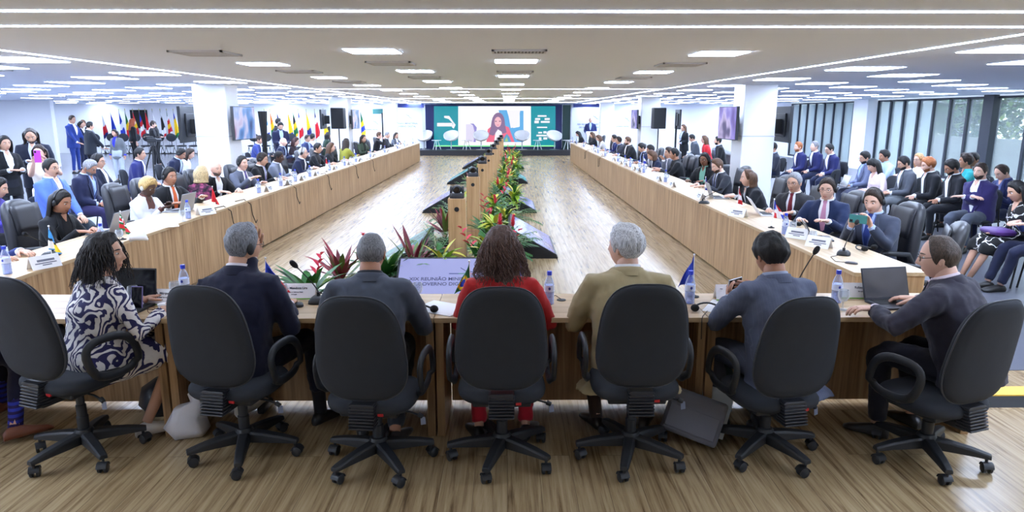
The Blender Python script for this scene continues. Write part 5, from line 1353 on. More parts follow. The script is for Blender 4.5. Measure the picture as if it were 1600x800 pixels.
row2(1348, 248, 6.7, 'bearded man in blue-grey suit with laptop on knees', 88, hair=('short', BK), acc='bgl', skin='m', top=S((112, 120, 150), LB), bot=(92, 96, 116), hands='lap', hp=18, lean=-4)
row2(1385, 245, 7.6, 'young man in light blue shirt behind the long-haired woman', 95, hair=('fluffy', BK), skin='t', top=('shirt', (176, 196, 226)), bot=NAVY, hp=14)
row2(1438, 252, 7.9, 'blonde woman with red glasses behind the red-haired man', 100, hair=('short+midlong', (186, 140, 96)), fem=1, skin='l', acc='g', top=('blouse', (236, 232, 228)), hp=4)
row2(1512, 253, 7.9, 'curly-haired person in turquoise behind the bearded man', 70, hair=('afro', DB), fem=1, skin='t', top=('blouse', (60, 186, 190)), hp=4)
row2(1523, 250, 8.1, 'dark-haired man half hidden behind the purple jacket', 108, hair=('short', BK), skin='t', top=S(CHAR), hp=4)
row2(1573, 268, 7.35, 'man in blue suit with white badge looking at his phone', 96, hair=('recede', DB), skin='l', acc='l', top=S((42, 50, 92), (110, 116, 160)), bot=NAVY, hands='read', hp=34)
FW = row2(1598, 300, 5.85, 'woman in black and white patterned dress holding a purple bag', 84, hair=('short+long', BK), fem=1, skin='m', top=('dress', BLACK), hands='lap', hp=22, lod=1, feet=[(.02, .62, .10), (-.10, .60, .10)])
FM_ = row2(1640, 330, 5.9, 'person in dark trousers and sneakers at right edge', 80, hair=('short', DB), skin='l', top=('shirt', (60, 80, 140)), bot=(34, 38, 62), hands='read', lod=1, feet=[(.10, .56, .09), (-.05, .5, .09)])
for px, py, X, l, kw in ((1300, 233, 7.3, 'man in navy suit near window column, side on', dict(hair=('short', BK), skin='l', acc='g', hp=18)), (1275, 229, 7.3, 'grey-haired man in blue suit looking toward the window', dict(hair=('short', GY), skin='l', hp=0)),
        (1250, 230, 7.0, 'red-bearded man in bright navy suit seated by the window', dict(hair=('short', RD), skin='l', acc='b', hp=6)), (1206, 229, 6.5, 'man in charcoal suit leaning sideways near right column', dict(hair=('short', BK), skin='m', hr=-14, roll=-14, top=S((50, 54, 66), LB)))):
    kw.setdefault('top', S((38, 42, 92))); row2(px, py, X, l, 95, bot=NAVY, hands='lapclasp', **kw)
row2(1085, 215, 6.0, 'man in grey jacket on the black sofa holding papers', 78, chair=False, hair=('short', BK), top=S((76, 82, 92)), hp=26, hands='lap')
row2(1103, 218, 6.0, 'woman in bright red suit on the black sofa', 78, chair=False, hair=('short+long', BR), fem=1, skin='l', top=S((206, 36, 48), None), bot=(200, 36, 46), hp=8, hands='lap')
row2(1124, 220, 5.95, 'bearded man in black jacket at the end of the sofa', 80, chair=False, hair=('short', BK), acc='bl', top=S(BLACK, LB), hp=4, hands='lap')
def standing(px, py, Y, label, rz, zh=1.6, **k):
    p = at_y(px, py, Y); s = k.pop('s', p.z/1.6 if .86 < p.z/1.6 < 1.12 else 1.0)
    return person(label, (p.x, Y, 0), rz, pose='stand', s=s, lean=k.pop('lean', 2), lod=k.pop('lod', 2), **k)
standing(1070, 199, 23.5, 'long-haired woman in black trouser suit standing by white wall', 110, fem=1, hair=('short+long', BR), top=S(BLACK, (170, 180, 210)), bot=BLACK, hands='lapclasp')
standing(923, 181, 33.25, 'man in blue suit speaking at the lectern', 172, hair=('crop', LG), skin='l', top=S((46, 54, 104), LB), bot=NAVY, hands=[(.2, .22, 1.05), (-.2, .22, 1.05)], s=1.05)
# left side of the hall
row2(85, 263, -5.9, 'moustached man in bright blue jacket with glasses', -100, hair=('short', BK), acc='gml', skin='m', top=S((92, 122, 206), WH), bot=(60, 70, 80), hands='lap', fat=1.15, lean=-3, hp=4, lod=1, openv=.1)
row2(132, 260, -6.35, 'grey-haired man in navy suit looking down at his phone', -92, hair=('short', GY), acc='bl', skin='t', top=S((34, 38, 66), LB), bot=(48, 44, 84), hands='lapclasp', hp=32, fat=1.15, lod=1)
row2(163, 253, -6.45, 'man in navy suit with glasses and headphones leaning back', -84, hair=('short', BK), acc='gh', skin='m', top=S((30, 34, 54)), bot=NAVY, hands='lap', lean=-8, hp=8, lod=1)
row2(215, 241, -7.2, 'dark-haired man in bright navy suit beside the video tripod', -80, hair=('short', BK), skin='m', top=S((44, 48, 104)), bot=NAVY, hands='lap', hp=6)
row2(268, 237, -7.2, 'dark-haired man in navy leaning forward with headphones', -86, hair=('short', BK), acc='h', skin='t', top=S(NAVY, LB), bot=NAVY, hands='lap', hp=30, lean=18)
row2(287, 239, -7.2, 'long-haired woman in white top bent over beside navy man', -80, fem=1, hair=('short+long', DB), skin='l', top=('blouse', (236, 236, 240)), hands='lap', hp=26, lean=12)
row2(368, 222, -7.1, 'fair-haired person in grey behind the near left column', -90, fem=1, hair=('short+bob', (150, 124, 96)), skin='l', top=('blouse', (130, 134, 148)), hp=10)
row2(402, 216, -7.0, 'man in blue suit under the lit television', -90, hair=('short', DB), skin='m', top=S((54, 66, 130)), hp=14)
row2(440, 222, -6.3, 'bald man in navy suit and light blue shirt, second row', -84, hair=('bald', GY), skin='l', top=S(NAVY, LB), hp=8)
row2(459, 221, -6.3, 'woman with dark auburn hair in dark top, second row', -90, fem=1, hair=('short+long', (60, 34, 34)), skin='l', top=('blouse', (44, 32, 38)), hp=18)
row2(479, 217, -6.6, 'man in blue suit with lanyard behind the auburn woman', -110, hair=('short', DB), skin='m', acc='l', top=S((50, 60, 100), LB), hp=4)
row2(487, 215, -6.7, 'black-haired person in white shirt turned away', -40, fem=1, hair=('fluffy', BK), skin='m', top=('blouse', (240, 240, 244)), hp=4)
row2(511, 212, -6.5, 'dark-haired woman in green top turned away, second row', -50, fem=1, hair=('short+bob', BK), skin='m', top=('blouse', (40, 60, 48)), hp=4)
row2(541, 212, -5.6, 'person in dark hooded jacket behind the yellow-patterned woman', -80, hair=('fluffy', (70, 66, 70)), skin='l', top=('shirt', (52, 48, 80)), hp=8)
LW = standing(64, 238, 9.7, 'woman in cream blouse and trousers standing, filming with purple phone', -166, fem=1, hair=('short+long', DB), skin='l', top=('vest', (226, 218, 206)), sleeve=.2, bot=(232, 226, 216), hands=[(-.02, .34, 1.30), (-.18, .34, 1.30)], dirs=[(-.2, .1, 1), (.2, .1, 1)], norms=[(-.7, .7, 0), (.7, .7, 0)], curl=.7, lod=1, hp=6, s=.90)
standing(49, 213, 11.2, 'long-haired bearded man in dark navy jacket standing, looking at phone', -150, hair=('recede+bob', (70, 66, 64)), skin='m', acc='b', top=S((30, 34, 50), (190, 200, 226)), bot=(28, 30, 40), hands=[(.06, .30, 1.22), (-.12, .28, 1.18)], hp=30, lod=1, s=1.03)
standing(4, 222, 10.6, 'woman in white top and dark cardigan at left edge, standing', -120, fem=1, hair=('short+long', BK), skin='m', top=S(BLACK, (226, 230, 240)), hands='hold', lod=1)
row2(-12, 295, -6.1, 'person in colourful patterned shirt at left edge holding phone', -78, hair=('short', BK), skin='m', top=('shirt', (70, 60, 150)), bot=BLACK, hands='read', lod=1, hp=20)
for px, py, Y, l, rz, kw in ((110, 186, 23, 'man in bright blue suit standing in profile', -100, dict(hair=('short', DB), top=S((42, 62, 132)), bot=(42, 62, 132))),
        (124, 194, 24.5, 'dark-haired woman standing between blue and charcoal suits', -90, dict(fem=1, hair=('short+midlong', BK), top=S(NAVY), bot=NAVY)), (131, 192, 25.3, 'person mostly hidden behind the dark-haired standing woman', -170, dict(hair=('short', BR), top=S(CHAR))),
        (137, 196, 20.5, 'man in charcoal suit standing with his back turned', -40, dict(hair=('short', BK), skin='m', top=S((38, 42, 50)), bot=(34, 36, 44), fat=1.1)),
        (181, 207, 20.0, 'woman in royal blue top, grey blazer and pale trousers', 170, dict(fem=1, hair=('short+bob', BK), top=S((104, 108, 112), (44, 50, 200)), bot=(170, 178, 190), hands='side')),
        (205, 190, 26.5, 'red-haired woman in black standing with her back turned', -40, dict(fem=1, hair=('fluffy+long', (150, 70, 40)), skin='l', top=('blouse', BLACK), bot=BLACK, hands='side')),
        (236, 194, 25.5, 'woman in black standing in an embrace near the flags', -60, dict(fem=1, hair=('short', DB), skin='l', top=('blouse', BLACK), bot=BLACK, hands='hold')), (242, 193, 26.0, 'person in black hugging beside the tripod', 100, dict(hair=('short', DB), skin='l', top=('shirt', BLACK), bot=BLACK, hands='hold')),
        (437, 195, 20.5, 'bearded man in navy standing and typing on his phone', -150, dict(hair=('short', BK), skin='l', acc='b', top=S((34, 38, 66), LB), bot=NAVY, hands='hold', hp=30)), (432, 190, 23.5, 'dark-haired man mostly hidden behind the man with phone', -60, dict(hair=('short', BK), top=S(BLACK))),
        (520, 190, 27.0, 'person in black standing taking a photo by far left column', -150, dict(hair=('short', BR), skin='l', top=S(BLACK, None), bot=BLACK, hands=[(.06, .3, 1.5), (-.06, .3, 1.5)]))):
    standing(px, py, Y, l, rz, **kw)
# sofa on the right
t = thing('sofa', (6.25, 21.0, 0), 'long black leather sofa in front of the white wall', 'sofa', RAD(82))
MB().box((-2.6, -.42, .12), (2.6, .42, .44)).build('seat', M_LEA, t, smooth=30, bevel=.06); MB().box((-2.6, -.62, .12), (2.6, -.38, .84)).build('backrest', M_LEA, t, smooth=30, bevel=.08)
for s in (-1, 1): MB().box((s*2.72-.13, -.6, .12), (s*2.72+.13, .42, .62)).build('arm', M_LEA, t, smooth=30, bevel=.05)
for x in (-2.5, 2.5):
    for y in (-.5, .3): MB().cyl((x, y, 0), .03, .13, 10).build('leg', M_BLK2, t)
side_chair((6.35, 13.6, 0), 40, 'empty black visitor chair beside near right column', 'visitor chairs of the second rows')
padded_chair((3.38, 5.5, 0), 62, 'empty black padded chair beyond the man with laptop', 'padded chairs behind the right table')
# ------------------------------------------------------------------ the seven at the front table
def navy_floral():
    m, nt, b = nodes('navy_floral_print'); L = nt.links.new; N = nt.nodes.new
    tc = N('ShaderNodeTexCoord'); n = N('ShaderNodeTexNoise'); n.inputs['Scale'].default_value = 5.5; n.inputs['Detail'].default_value = 1; L(tc.outputs['Object'], n.inputs['Vector'])
    ad = N('ShaderNodeVectorMath'); ad.operation = 'MULTIPLY_ADD'; ad.inputs[1].default_value = (.55, .55, .55); L(n.outputs['Color'], ad.inputs[0]); L(tc.outputs['Object'], ad.inputs[2])
    w = N('ShaderNodeTexWave'); w.inputs['Scale'].default_value = 6.5; w.inputs['Distortion'].default_value = 6; w.inputs['Detail'].default_value = 1.6; w.inputs['Detail Scale'].default_value = 1.6; L(ad.outputs[0], w.inputs['Vector'])
    r = ramp(nt, [(0, (36, 34, 84)), (.36, (40, 38, 90)), (.42, (226, 222, 220)), (1, (236, 232, 230))]); L(w.outputs['Fac'], r.inputs[0]); L(r.outputs[0], b.inputs['Base Color']); b.inputs['Roughness'].default_value = .8
    return m
def stripes(name, base, line, freq, axis=0, width=.08):
    m, nt, b = nodes(name); L = nt.links.new; N = nt.nodes.new
    tc = N('ShaderNodeTexCoord'); s = N('ShaderNodeSeparateXYZ'); L(tc.outputs['Object'], s.inputs[0])
    f = N('ShaderNodeMath'); f.operation = 'MULTIPLY'; f.inputs[1].default_value = freq; L(s.outputs[axis], f.inputs[0])
    g = N('ShaderNodeMath'); g.operation = 'FRACT'; L(f.outputs[0], g.inputs[0])
    r = ramp(nt, [(0, line), (width, line), (width+.06, base), (1, base)]); L(g.outputs[0], r.inputs[0]); L(r.outputs[0], b.inputs['Base Color']); b.inputs['Roughness'].default_value = .85
    return m
def blotch(name, stops, sc):
    m, nt, b = nodes(name); tc = nt.nodes.new('ShaderNodeTexCoord'); v = nt.nodes.new('ShaderNodeTexNoise'); v.inputs['Scale'].default_value = sc; v.inputs['Detail'].default_value = 2
    nt.links.new(tc.outputs['Object'], v.inputs['Vector']); r = ramp(nt, stops); nt.links.new(v.outputs['Fac'], r.inputs[0]); nt.links.new(r.outputs[0], b.inputs['Base Color']); b.inputs['Roughness'].default_value = .85
    return m
def LOC(l, rz, p): return Matrix.Rotation(-RAD(rz), 3, 'Z') @ (V(p)-V((l[0], l[1], 0)))
def set_mat(root, part, mat):
    for c in root.children:
        if c.name.split('.')[0] == part: c.data.materials[0] = mat
w1 = person('woman in white dress with navy floral print, head turned right', (-2.42, 3.80, 0), -28, lod=0, fem=1, fat=1.18, skin='m', hair=('fluffy+midlong', BK), top=('dress', WH), hands=[(.22, .33, .80), (-.05, .40, .81)], lean=8, hy=-52, hp=0, hz=.52, mats={'top': navy_floral()},
     sleeve=1.0, shoe=(214, 208, 200), knees=[(.22, .40, .54), (-.06, .44, .52)], feet=[(.13, .20, .10), (.45, .62, .12)], s=.98)
m2 = person('grey-haired man in dark navy suit with an earpiece, hand at face', (-1.585, 3.78, 0), -6, lod=0, skin='m', hair=('short', (118, 120, 126)), top=S((32, 34, 54), (224, 216, 222)), bot=(32, 34, 50), hands=[(.20, .33, .80), (.05, .20, 1.13)], acc='g', lean=10, hy=-34, hp=4, hz=.53, fat=1.12, s=1.04,
     dirs=[(-.3, .9, 0), (.2, .3, .9)], norms=[(0, 0, -1), (.3, -.8, .3)], knees=[(.30, .42, .56), (-.10, .44, .53)], feet=[(.36, .34, .10), (-.1, .5, .09)], socks=(40, 40, 46), shw=.20)
MB().ball((0, 0, 0), (.014, .022, .034), 10, 8, 0, INFO[m2.name]['HM'] @ Matrix.Translation((.084, -.004, -.006))).build('earpiece', M_BLK, m2)
m3 = person('balding grey-haired man in slate grey jacket', (-.79, 3.74, 0), 2, lod=0, skin='t', hair=('crop', (104, 104, 106)), top=S((76, 82, 94), (40, 42, 48)), bot=(52, 54, 60), hands=[(.21, .36, .80), (-.20, .36, .80)], acc='g', lean=9, hy=-6, hp=10, hz=.52, fat=1.12, shw=.205, s=1.0,
     knees=[(.16, .42, .54), (-.14, .42, .54)], feet=[(.13, -.03, .13), (-.08, .10, .12)], shoe=(48, 48, 50))
w4 = person('woman in red jacket with long curly brown hair', (-.03, 3.80, 0), 0, lod=0, fem=1, skin='m', hair=('curly+midlong', (74, 54, 46)), top=('blouse', (190, 44, 44)), bot=(176, 30, 44), hands=[(.20, .35, .80), (-.16, .36, .80)], lean=8, hy=6, hp=8, hz=.53, fat=1.08, shw=.185,
     knees=[(.16, .36, .52), (-.16, .36, .52)], feet=[(.14, .06, .10), (-.14, .04, .10)], shoe=(20, 20, 22))
m5 = person('white-haired man in beige jacket, head turned left', (.71, 3.80, 0), 0, lod=0, skin='l', hair=('fluffy', (186, 186, 188)), top=S((172, 156, 118), WH), bot=(168, 150, 116), hands=[(.20, .34, .80), (-.22, .34, .80)], lean=7, tail=1, hy=46, hp=2, hz=.53, fat=1.16, shw=.212, s=1.02,
     knees=[(.2, .40, .53), (-.2, .40, .53)], feet=[(.15, .20, .10), (-.15, .20, .10)], shoe=(34, 26, 22), socks=(60, 44, 36))
m6 = person('black-haired man in pinstriped blue-grey suit holding a phone', (1.585, 3.74, 0), 12, lod=0, skin='t', hair=('fluffy', (20, 18, 18)), top=S((84, 92, 118), (150, 158, 180)), bot=(84, 92, 118), hands=[(.05, .37, .84), (-.13, .38, .83)], lean=8, tail=1, hy=4, hp=20, hz=.51, fat=1.1, shw=.2, elb=.95,
     mats={'top': stripes('pinstripe_blue', (84, 90, 110), (96, 102, 122), 62, 0, .05), 'bot': stripes('pinstripe_blue_trousers', (84, 90, 110), (96, 102, 122), 62, 0, .05)}, dirs=[(-.35, .8, .3), (.3, .8, .25)], norms=[(-.8, .1, .2), (.8, .1, .2)], curl=.75, knees=[(.16, .42, .52), (-.2, .40, .52)], feet=[(.14, .42, .09), (-.16, .36, .09)])
m7 = person('balding man with glasses in dark grey suit at laptop, head turned left', (2.64, 3.66, 0), 36, lod=0, skin='l', hair=('recede', (70, 58, 50)), top=S((54, 52, 64), (226, 210, 220)), bot=(40, 40, 50), hands=[(.18, .40, .82), LOC((2.64, 3.66), 36, at_z(1366, 482, .825))], acc='g', lean=15, elb=1.7, hy=28, hp=8, hz=.51, fat=1.18, shw=.21, s=1.02,
     dirs=[(-.2, 1, 0), (-.75, .6, .05)], knees=[(.18, .42, .52), (-.12, .44, .54)], feet=[(.16, .34, .09), (-.16, .40, .09)], curl=.6)
m8 = person('person at left edge with blue striped socks and brown shoes', (-3.42, 3.86, 0), -20, lod=1, skin='l', hair=('short', DB), top=S(NAVY), bot=(34, 34, 56), hands='table', shoe=(112, 62, 42), socks=(60, 70, 170), knees=[(.24, .36, .50), (-.1, .44, .5)], feet=[(.40, .16, .10), (-.1, .42, .09)], mats={'sock': stripes('striped_sock', (50, 60, 180), (40, 30, 90), 30, 2, .45)})
set_mat(L4, 'blouse', blotch('magenta_lace', [(.35, (24, 18, 26)), (.5, (90, 34, 66)), (.65, (168, 74, 110))], 16))
set_mat(FW, 'dress', blotch('black_white_print', [(.44, (18, 18, 20)), (.49, (18, 18, 20)), (.5, (226, 224, 220)), (.53, (226, 224, 220)), (.54, (18, 18, 20))], 7))
# loose curls over the hair of two of the women
def curls(root, n, mat, th1, Ls, wr, turns, rad, off, seed, out=.28, open_=.75):
    HM = INFO[root.name]['HM']; r = random.Random(seed); cm = MB(); seg = 20
    for k in range(n):
        ph = r.uniform(open_, 2*PI-open_); th0 = r.uniform(.1, th1); q = head_pt(th0, ph, 1); nn = q.normalized()
        L = r.uniform(*Ls)*(1.1 if th0 > .8 else .9); p = HM @ (q+nn*off); dn = HM.to_3x3() @ nn; pts = []; a0 = r.random()*6.3; w_ = r.uniform(*wr); tn = r.uniform(*turns)
        d = V((dn.x*out, dn.y*out, -.1))
        for s in range(seg+1):
            u = s/seg; a = a0+u*tn
            pts.append(p+V((cos(a)*w_, sin(a)*w_, 0))*min(1, u*5)); d = (d*.80+V((dn.x*.06, dn.y*.06-.02, -.22))); p = p+d.normalized()*(L/seg)
        cm.tube(pts, [rad*(1-.5*(s/seg)) for s in range(seg+1)], 5)
    o = cm.build('hair_curls', mat, root, smooth=180); o['kind'] = 'stuff'
curls(w4, 1050, hair_mat((84, 60, 50)), 1.5, (.13, .235), (.005, .011), (14, 22), .0026, .031, 5)
curls(w1, 1100, hair_mat((34, 28, 27)), 1.5, (.10, .21), (.005, .012), (4, 9), .0026, .026, 8, .34, .95)
# ------------------------------------------------------------------ on the front table
P_ = lambda px, py: at_z(px, py, TZ)
bottle(P_(173, 468), 'water bottle mostly hidden behind the patterned-dress woman'); bottle(P_(290, 463), 'water bottle at the left shoulder of the navy-suited man'); bottle(P_(858, 475), 'water bottle right of the curly-haired woman')
bottle(P_(1077, 474), 'water bottle before the plain blue table flag'); bottle(P_(1306, 473), 'water bottle by the hand of the man with laptop')
glass(P_(210, 478), 'stemmed glass behind the patterned-dress woman'); glass(P_(275, 470), 'stemmed glass beside white name card of first seat'); glass(P_(443, 474), 'stemmed glass before the navy-suited man'); glass(P_(653, 472), 'stemmed glass between grey jacket and red jacket'); glass(P_(1316, 484), 'stemmed glass beside bottle near the laptop')
laptop(P_(207, 476), 'black-screened laptop before the patterned-dress woman', RAD(-6), .32, .22, 100, M_BLK)
M_LSC = screen_noise('laptop_page', [(.3, (60, 62, 72)), (.5, (84, 86, 98)), (.66, (92, 94, 108)), (.75, (130, 130, 150))], 5, .8)
laptop(P_(1386, 470), 'open laptop with dim page before the man at far right', RAD(10), .33, .205, 108, plain('laptop_dark', (52, 54, 62), .35, .4), M_LSC)
name_card(P_(256, 475), 'white name card with green edge before patterned-dress woman', RAD(-4), [('K. A. Márquez', .021, 0, 0, .74), ('Ministry of Digital Government', .009, 0, 0, .5), ('Delegate', .009, 0, 0, .36)], .27)
name_card(P_(462, 466), 'white name card with green edge before navy-suited man', RAD(2), [('Hugo Mendoza Lira', .021, 0, .0, .72), ('Secretario de Gobierno Digital', .009, 0, 0, .48), ('Delegado', .009, 0, 0, .34)], .27)
name_card(P_(1147, 468), 'white name card with green edge before pinstriped man', RAD(-3), [('Ma', .022, 0, .05, .72), ('~', .03, 0, -.09, .75)], .25)
name_card(P_(1341, 465), 'white name card half behind the laptop at far right', RAD(-4), [('Roberto', .021, 0, 0, .72), ('Director', .009, 0, 0, .48)], .25)
mb = mic(P_(497, 472), (-.12, -.02, .24), 'black gooseneck microphone before grey jacket, leaning left', 0, 'microphones on the front table')
mic(P_(1243, 468), (.12, .05, .30), 'black gooseneck microphone beyond the pinstriped man, leaning right', 0, 'microphones on the front table')
o = MB().loft([[(x, y, z) for x, y in sect(.03*q, .045*q, 16, 3)] for z, q in ((0, .95), (.003, 1), (.014, .9), (.02, .6))]); tag(o.build('receiver_puck', M_BLK, None, P_(467, 478), .3), 'small black interpretation receiver before the name card', 'receiver')
headset(P_(656, 489), 'black headset lying beside the grey jacket', .4); headset(P_(1106, 486), 'black headset lying between beige and pinstriped jackets', -.2)
paper(P_(690, 482), 'white papers lying left of the curly-haired woman', -.55, .3, .24, 2); paper(P_(1132, 480), 'white paper under the pinstriped arm', -.5)
BRZ = lambda u, v: 'b' if (u*1.0-.62)**2/.035+(v-.55)**2/.05 < 1 else ('y' if abs(u-.62)/.34+abs(v-.55)/.5 < 1 else 'g')
table_flag(P_(737, 474), 'gyb', 'green table flag with yellow diamond beside the curly-haired woman', PI, .27, .17, BRZ)
table_flag(P_(417, 474), 'bbrr', 'blue and red table flag at the navy man shoulder', 0, .29, .24, lambda u, v: 'w' if abs(u-.55) < .1 and abs(v-.5) < .22 else ('b' if u < .5 else 'r'))
table_flag(P_(1084, 464), 'bbbb', 'plain blue table flag behind a bottle', PI, .28, .17); 
lump('white_cup', P_(258, 488), 'white cup near the sunglasses on front table', 'cup', M_WHITE, [(0, 0, 0), (0, 0, .004), (0, 0, .04), (0, 0, .055)], [.022, .026, .036, .038], 1, 0)
t = thing('sunglasses', P_(247, 489), 'folded brown glasses on the edge of front table', 'glasses', .5)
m = MB()
for s in (-1, 1): m.tube([(s*.033+.022*cos(a), 0, .022+.019*sin(a)) for a in [2*PI*k/14 for k in range(14)]], .002, 5, 0, None, True); m.tube([(s*.055, 0, .028), (s*.05, .06, .012), (-s*.03, .075, .004)], .002, 5)
m.tube([(-.011, 0, .026), (.011, 0, .026)], .002, 5); m.build('frame', plain('tortoise', (96, 56, 40), .3), t)
phone(P_(216, 484)+V((0, 0, .07)), 'purple-cased phone before the black laptop screen', (-.2, 0, -.1), (120, 108, 168))
i6 = INFO[m6.name]; c6 = (W(m6, i6['arm'][1][2])+W(m6, i6['arm'][-1][2]))/2
phone(c6+V((-.02, .10, .06)), 'phone held by the pinstriped man', (-.5, 1.57, .2), (200, 204, 214), .07, .15)
o = MB().lathe([(.03, 0), (.03, .004), (.02, .006)], 16); tag(o.build('cable_grommet', M_BLK, None, P_(877, 469), smooth=40), 'black cable grommet on table right of the curly-haired woman', 'grommet')
def cable(pts, label, r=.0025): tag(MB().tube(pts, r, 6).build('cable', M_BLK2, smooth=180), label, 'cable')
cable([P_(877, 469)+V((0, 0, .006)), P_(868, 466)+V((0, 0, .02)), P_(858, 468)+V((0, .03, .006))], 'short black cable from table grommet')
cable([P_(1105, 487)+V((0, 0, .004)), P_(1098, 495)+V((0, 0, .004)), P_(1096, 498)+V((0, -.01, .0)), P_(1096, 498)+V((0, -.02, -.12))], 'thin cable hanging from the headset beside beige jacket')
cable([P_(1062, 470)+V((0, 0, .003)), P_(1058, 480)+V((0, 0, .003)), P_(1068, 490)+V((0, 0, .003)), P_(1074, 497)+V((0, 0, .003))], 'thin cable curling on the table beside the beige jacket')
# ------------------------------------------------------------------ on the side tables, near end
bottle(at_z(12, 428, TZ), 'water bottle at left edge of the left table'); bottle(at_z(174, 386, TZ)+V((-.09, .02, 0)), 'water bottle beside the Suriname-coloured striped flag'); bottle(at_z(302, 342, TZ)+V((-.07, .03, 0)), 'water bottle before the man with orange tie')
bottle(at_z(1226, 366, TZ), 'water bottle beside blue, red and white quartered flag')
name_card(at_z(70, 418, TZ), 'white name card before the black-triangle flag', RAD(62)); name_card(at_z(322, 335, TZ), 'white name card beside the red table flag', RAD(60)); name_card(at_z(1246, 372, TZ), 'white name card before the dark tablet', RAD(-52)); name_card(at_z(1279, 386, TZ), 'white name card left of the near microphone', RAD(-52))
name_card(at_z(1153, 338, TZ), 'white name card beside the red and white flag', RAD(-55))
LUC = lambda u, v: 'c' if u < .42 or u > .9 else ('k' if u < .52 else ('y' if v > .25 else 'w'))
table_flag(at_z(95, 411, TZ)+V((-.1, .05, 0)), 'cky', 'sky blue table flag with black and yellow triangle', -.3, .29, .17, LUC)
table_flag(at_z(203, 375, TZ)+V((-.08, .02, 0)), 'gwrwg', 'green, white and red striped table flag', -.6, .27, .28, lambda u, v: 'g' if u < .12 or u > .86 else ('w' if u < .2 or .42 < u < .5 else ('r' if u < .42 else ('g' if u < .6 else 'r'))))
table_flag(at_z(334, 328, TZ), 'rrrr', 'plain red table flag with dark stripe', -.5, .29, .17, lambda u, v: 'k' if abs(v-.75) < .07 and u > .6 else 'r')
table_flag(at_z(1205, 356, TZ), 'bwr', 'blue, red and white quartered table flag', .4, .30, .30, lambda u, v: 'w' if abs(v-.5) < .1 or abs(u-.55) < .08 else ('b' if (u < .55) == (v < .5) else 'r'))
table_flag(at_z(1151, 331, TZ), 'rwr', 'red and white table flag with dark base', .6, .30, .15); table_flag(at_z(1100, 307, TZ), 'brwb', 'red, white and blue table flag near the laptop', .6, .28, .18)
table_flag(at_z(1004, 261, TZ), 'bwb', 'small blue and white table flag on right table', .6, .28, .18); table_flag(at_z(527, 269, TZ)+V((-.25, .1, 0)), 'rrww', 'small red table flag near the brown-haired woman', -.6, .28, .16)
glass(at_z(188, 380, TZ), 'stemmed glass before the striped flag on left table'); glass(at_z(286, 346, TZ), 'stemmed glass before the woman in white jacket'); glass(at_z(1269, 382, TZ), 'stemmed glass between two name cards on right table'); glass(at_z(1238, 366, TZ), 'stemmed glass right of the quartered flag bottle')
laptop(at_z(173, 366, TZ)+V((0, .1, 0)), 'silver laptop before the woman in black with headband', RAD(-88), .32, .22, 112); laptop(at_z(291, 330, TZ), 'silver laptop before the man with orange tie', RAD(-95), .32, .22, 105)
laptop(at_z(1112, 309, TZ), 'silver laptop before the bearded man in dark suit', RAD(85), .32, .22, 110); laptop(at_z(1186, 335, TZ), 'white-lidded laptop before the older man', RAD(80), .32, .23, 125, plain('lid_white', (224, 226, 236), .4))
laptop(at_z(1268, 373, TZ), 'dark tablet on stand before the man with pink tie', RAD(75), .26, .18, 118, plain('tablet_dark', (60, 62, 70), .35))
mic(at_z(1318, 398, TZ), (-.06, -.26, .24), 'black gooseneck microphone before the filming man', RAD(150), 'microphones on the right table')
mic(at_z(80, 400, TZ), (.02, -.22, .22), 'black gooseneck microphone left of the black-triangle flag', RAD(-10), 'microphones on the left table')
mic(at_z(1100, 318, TZ), (-.05, -.2, .2), 'black microphone before the bearded man with laptop', RAD(60), 'microphones on the right table')
headset(at_z(1352, 391, TZ), 'black headset lying before the filming man', .6); headset(at_z(1246, 352, TZ), 'black headset lying by the man with pink tie', .9)
o = MB().loft([[(x, y, z) for x, y in sect(.025*q, .05*q, 16, 3)] for z, q in ((0, .95), (.003, 1), (.012, .9), (.016, .6))]); tag(o.build('receiver_puck', plain('receiver_grey', (70, 70, 76), .5), None, at_z(1330, 412, TZ), .9), 'small grey receiver on wire at near end of right table', 'receiver')
cable([at_z(1330, 412, TZ)+V((0, 0, .008)), at_z(1305, 409, TZ)+V((0, 0, .004)), at_z(1298, 402, TZ)+V((0, 0, .004)), at_z(1312, 400, TZ)+V((0, 0, .01))], 'thin cable from microphone to grey receiver')
for k, y in enumerate((8.9, 9.6, 11.7, 13.9, 16.5, 18.6)):
    cable([(-3.75, y-.2, TZ+.004), (-3.66, y-.1, TZ+.02), (-3.61, y, TZ-.06), (-3.615, y+.05, .55), (-3.6, y+.12, .42), (-3.61, y+.2, .45)], 'black cable hanging over the left table front, %s from the camera' % ORD[k], .006)
for k, y in enumerate((19.5, 23.0)):
    cable([(2.76, y-.2, TZ+.004), (2.67, y-.1, TZ+.02), (2.63, y, TZ-.06), (2.635, y+.1, .5), (2.63, y+.3, .46), (2.635, y+.35, .7)], 'black cable looping over the right table front, %s from the camera' % ORD[k], .006)
lump('napkin_bundle', at_z(215, 378, TZ), 'crumpled white napkins beside the striped flag', 'napkins', M_PAPER, [(0, 0, 0), (0, .02, .03), (0, .03, .07), (0, .03, .10)], [.07, .08, .06, .03], 3, .12)
paper(at_z(262, 352, TZ), 'white document under the hands of the woman in white jacket', .5); o = paper(at_z(1145, 320, TZ), 'white sheets beside the bearded man laptop', .9)
# held phones
i = INFO[R1.name]; a, b = W(R1, i['arm'][1][2]), W(R1, i['arm'][-1][2]); c = (a+b)/2
phone(c+V((-.06, -.05, .075)), 'green phone held sideways by the man filming', (0, PI/2, RAD(128)), (56, 130, 128), .08, .165)
i = INFO[LW.name]; c = (W(LW, i['arm'][1][2])+W(LW, i['arm'][-1][2]))/2
phone(c+V((.02, -.07, .09)), 'purple phone held upright by the woman in cream', (0, 0, RAD(194)), (186, 60, 200), .08, .165)
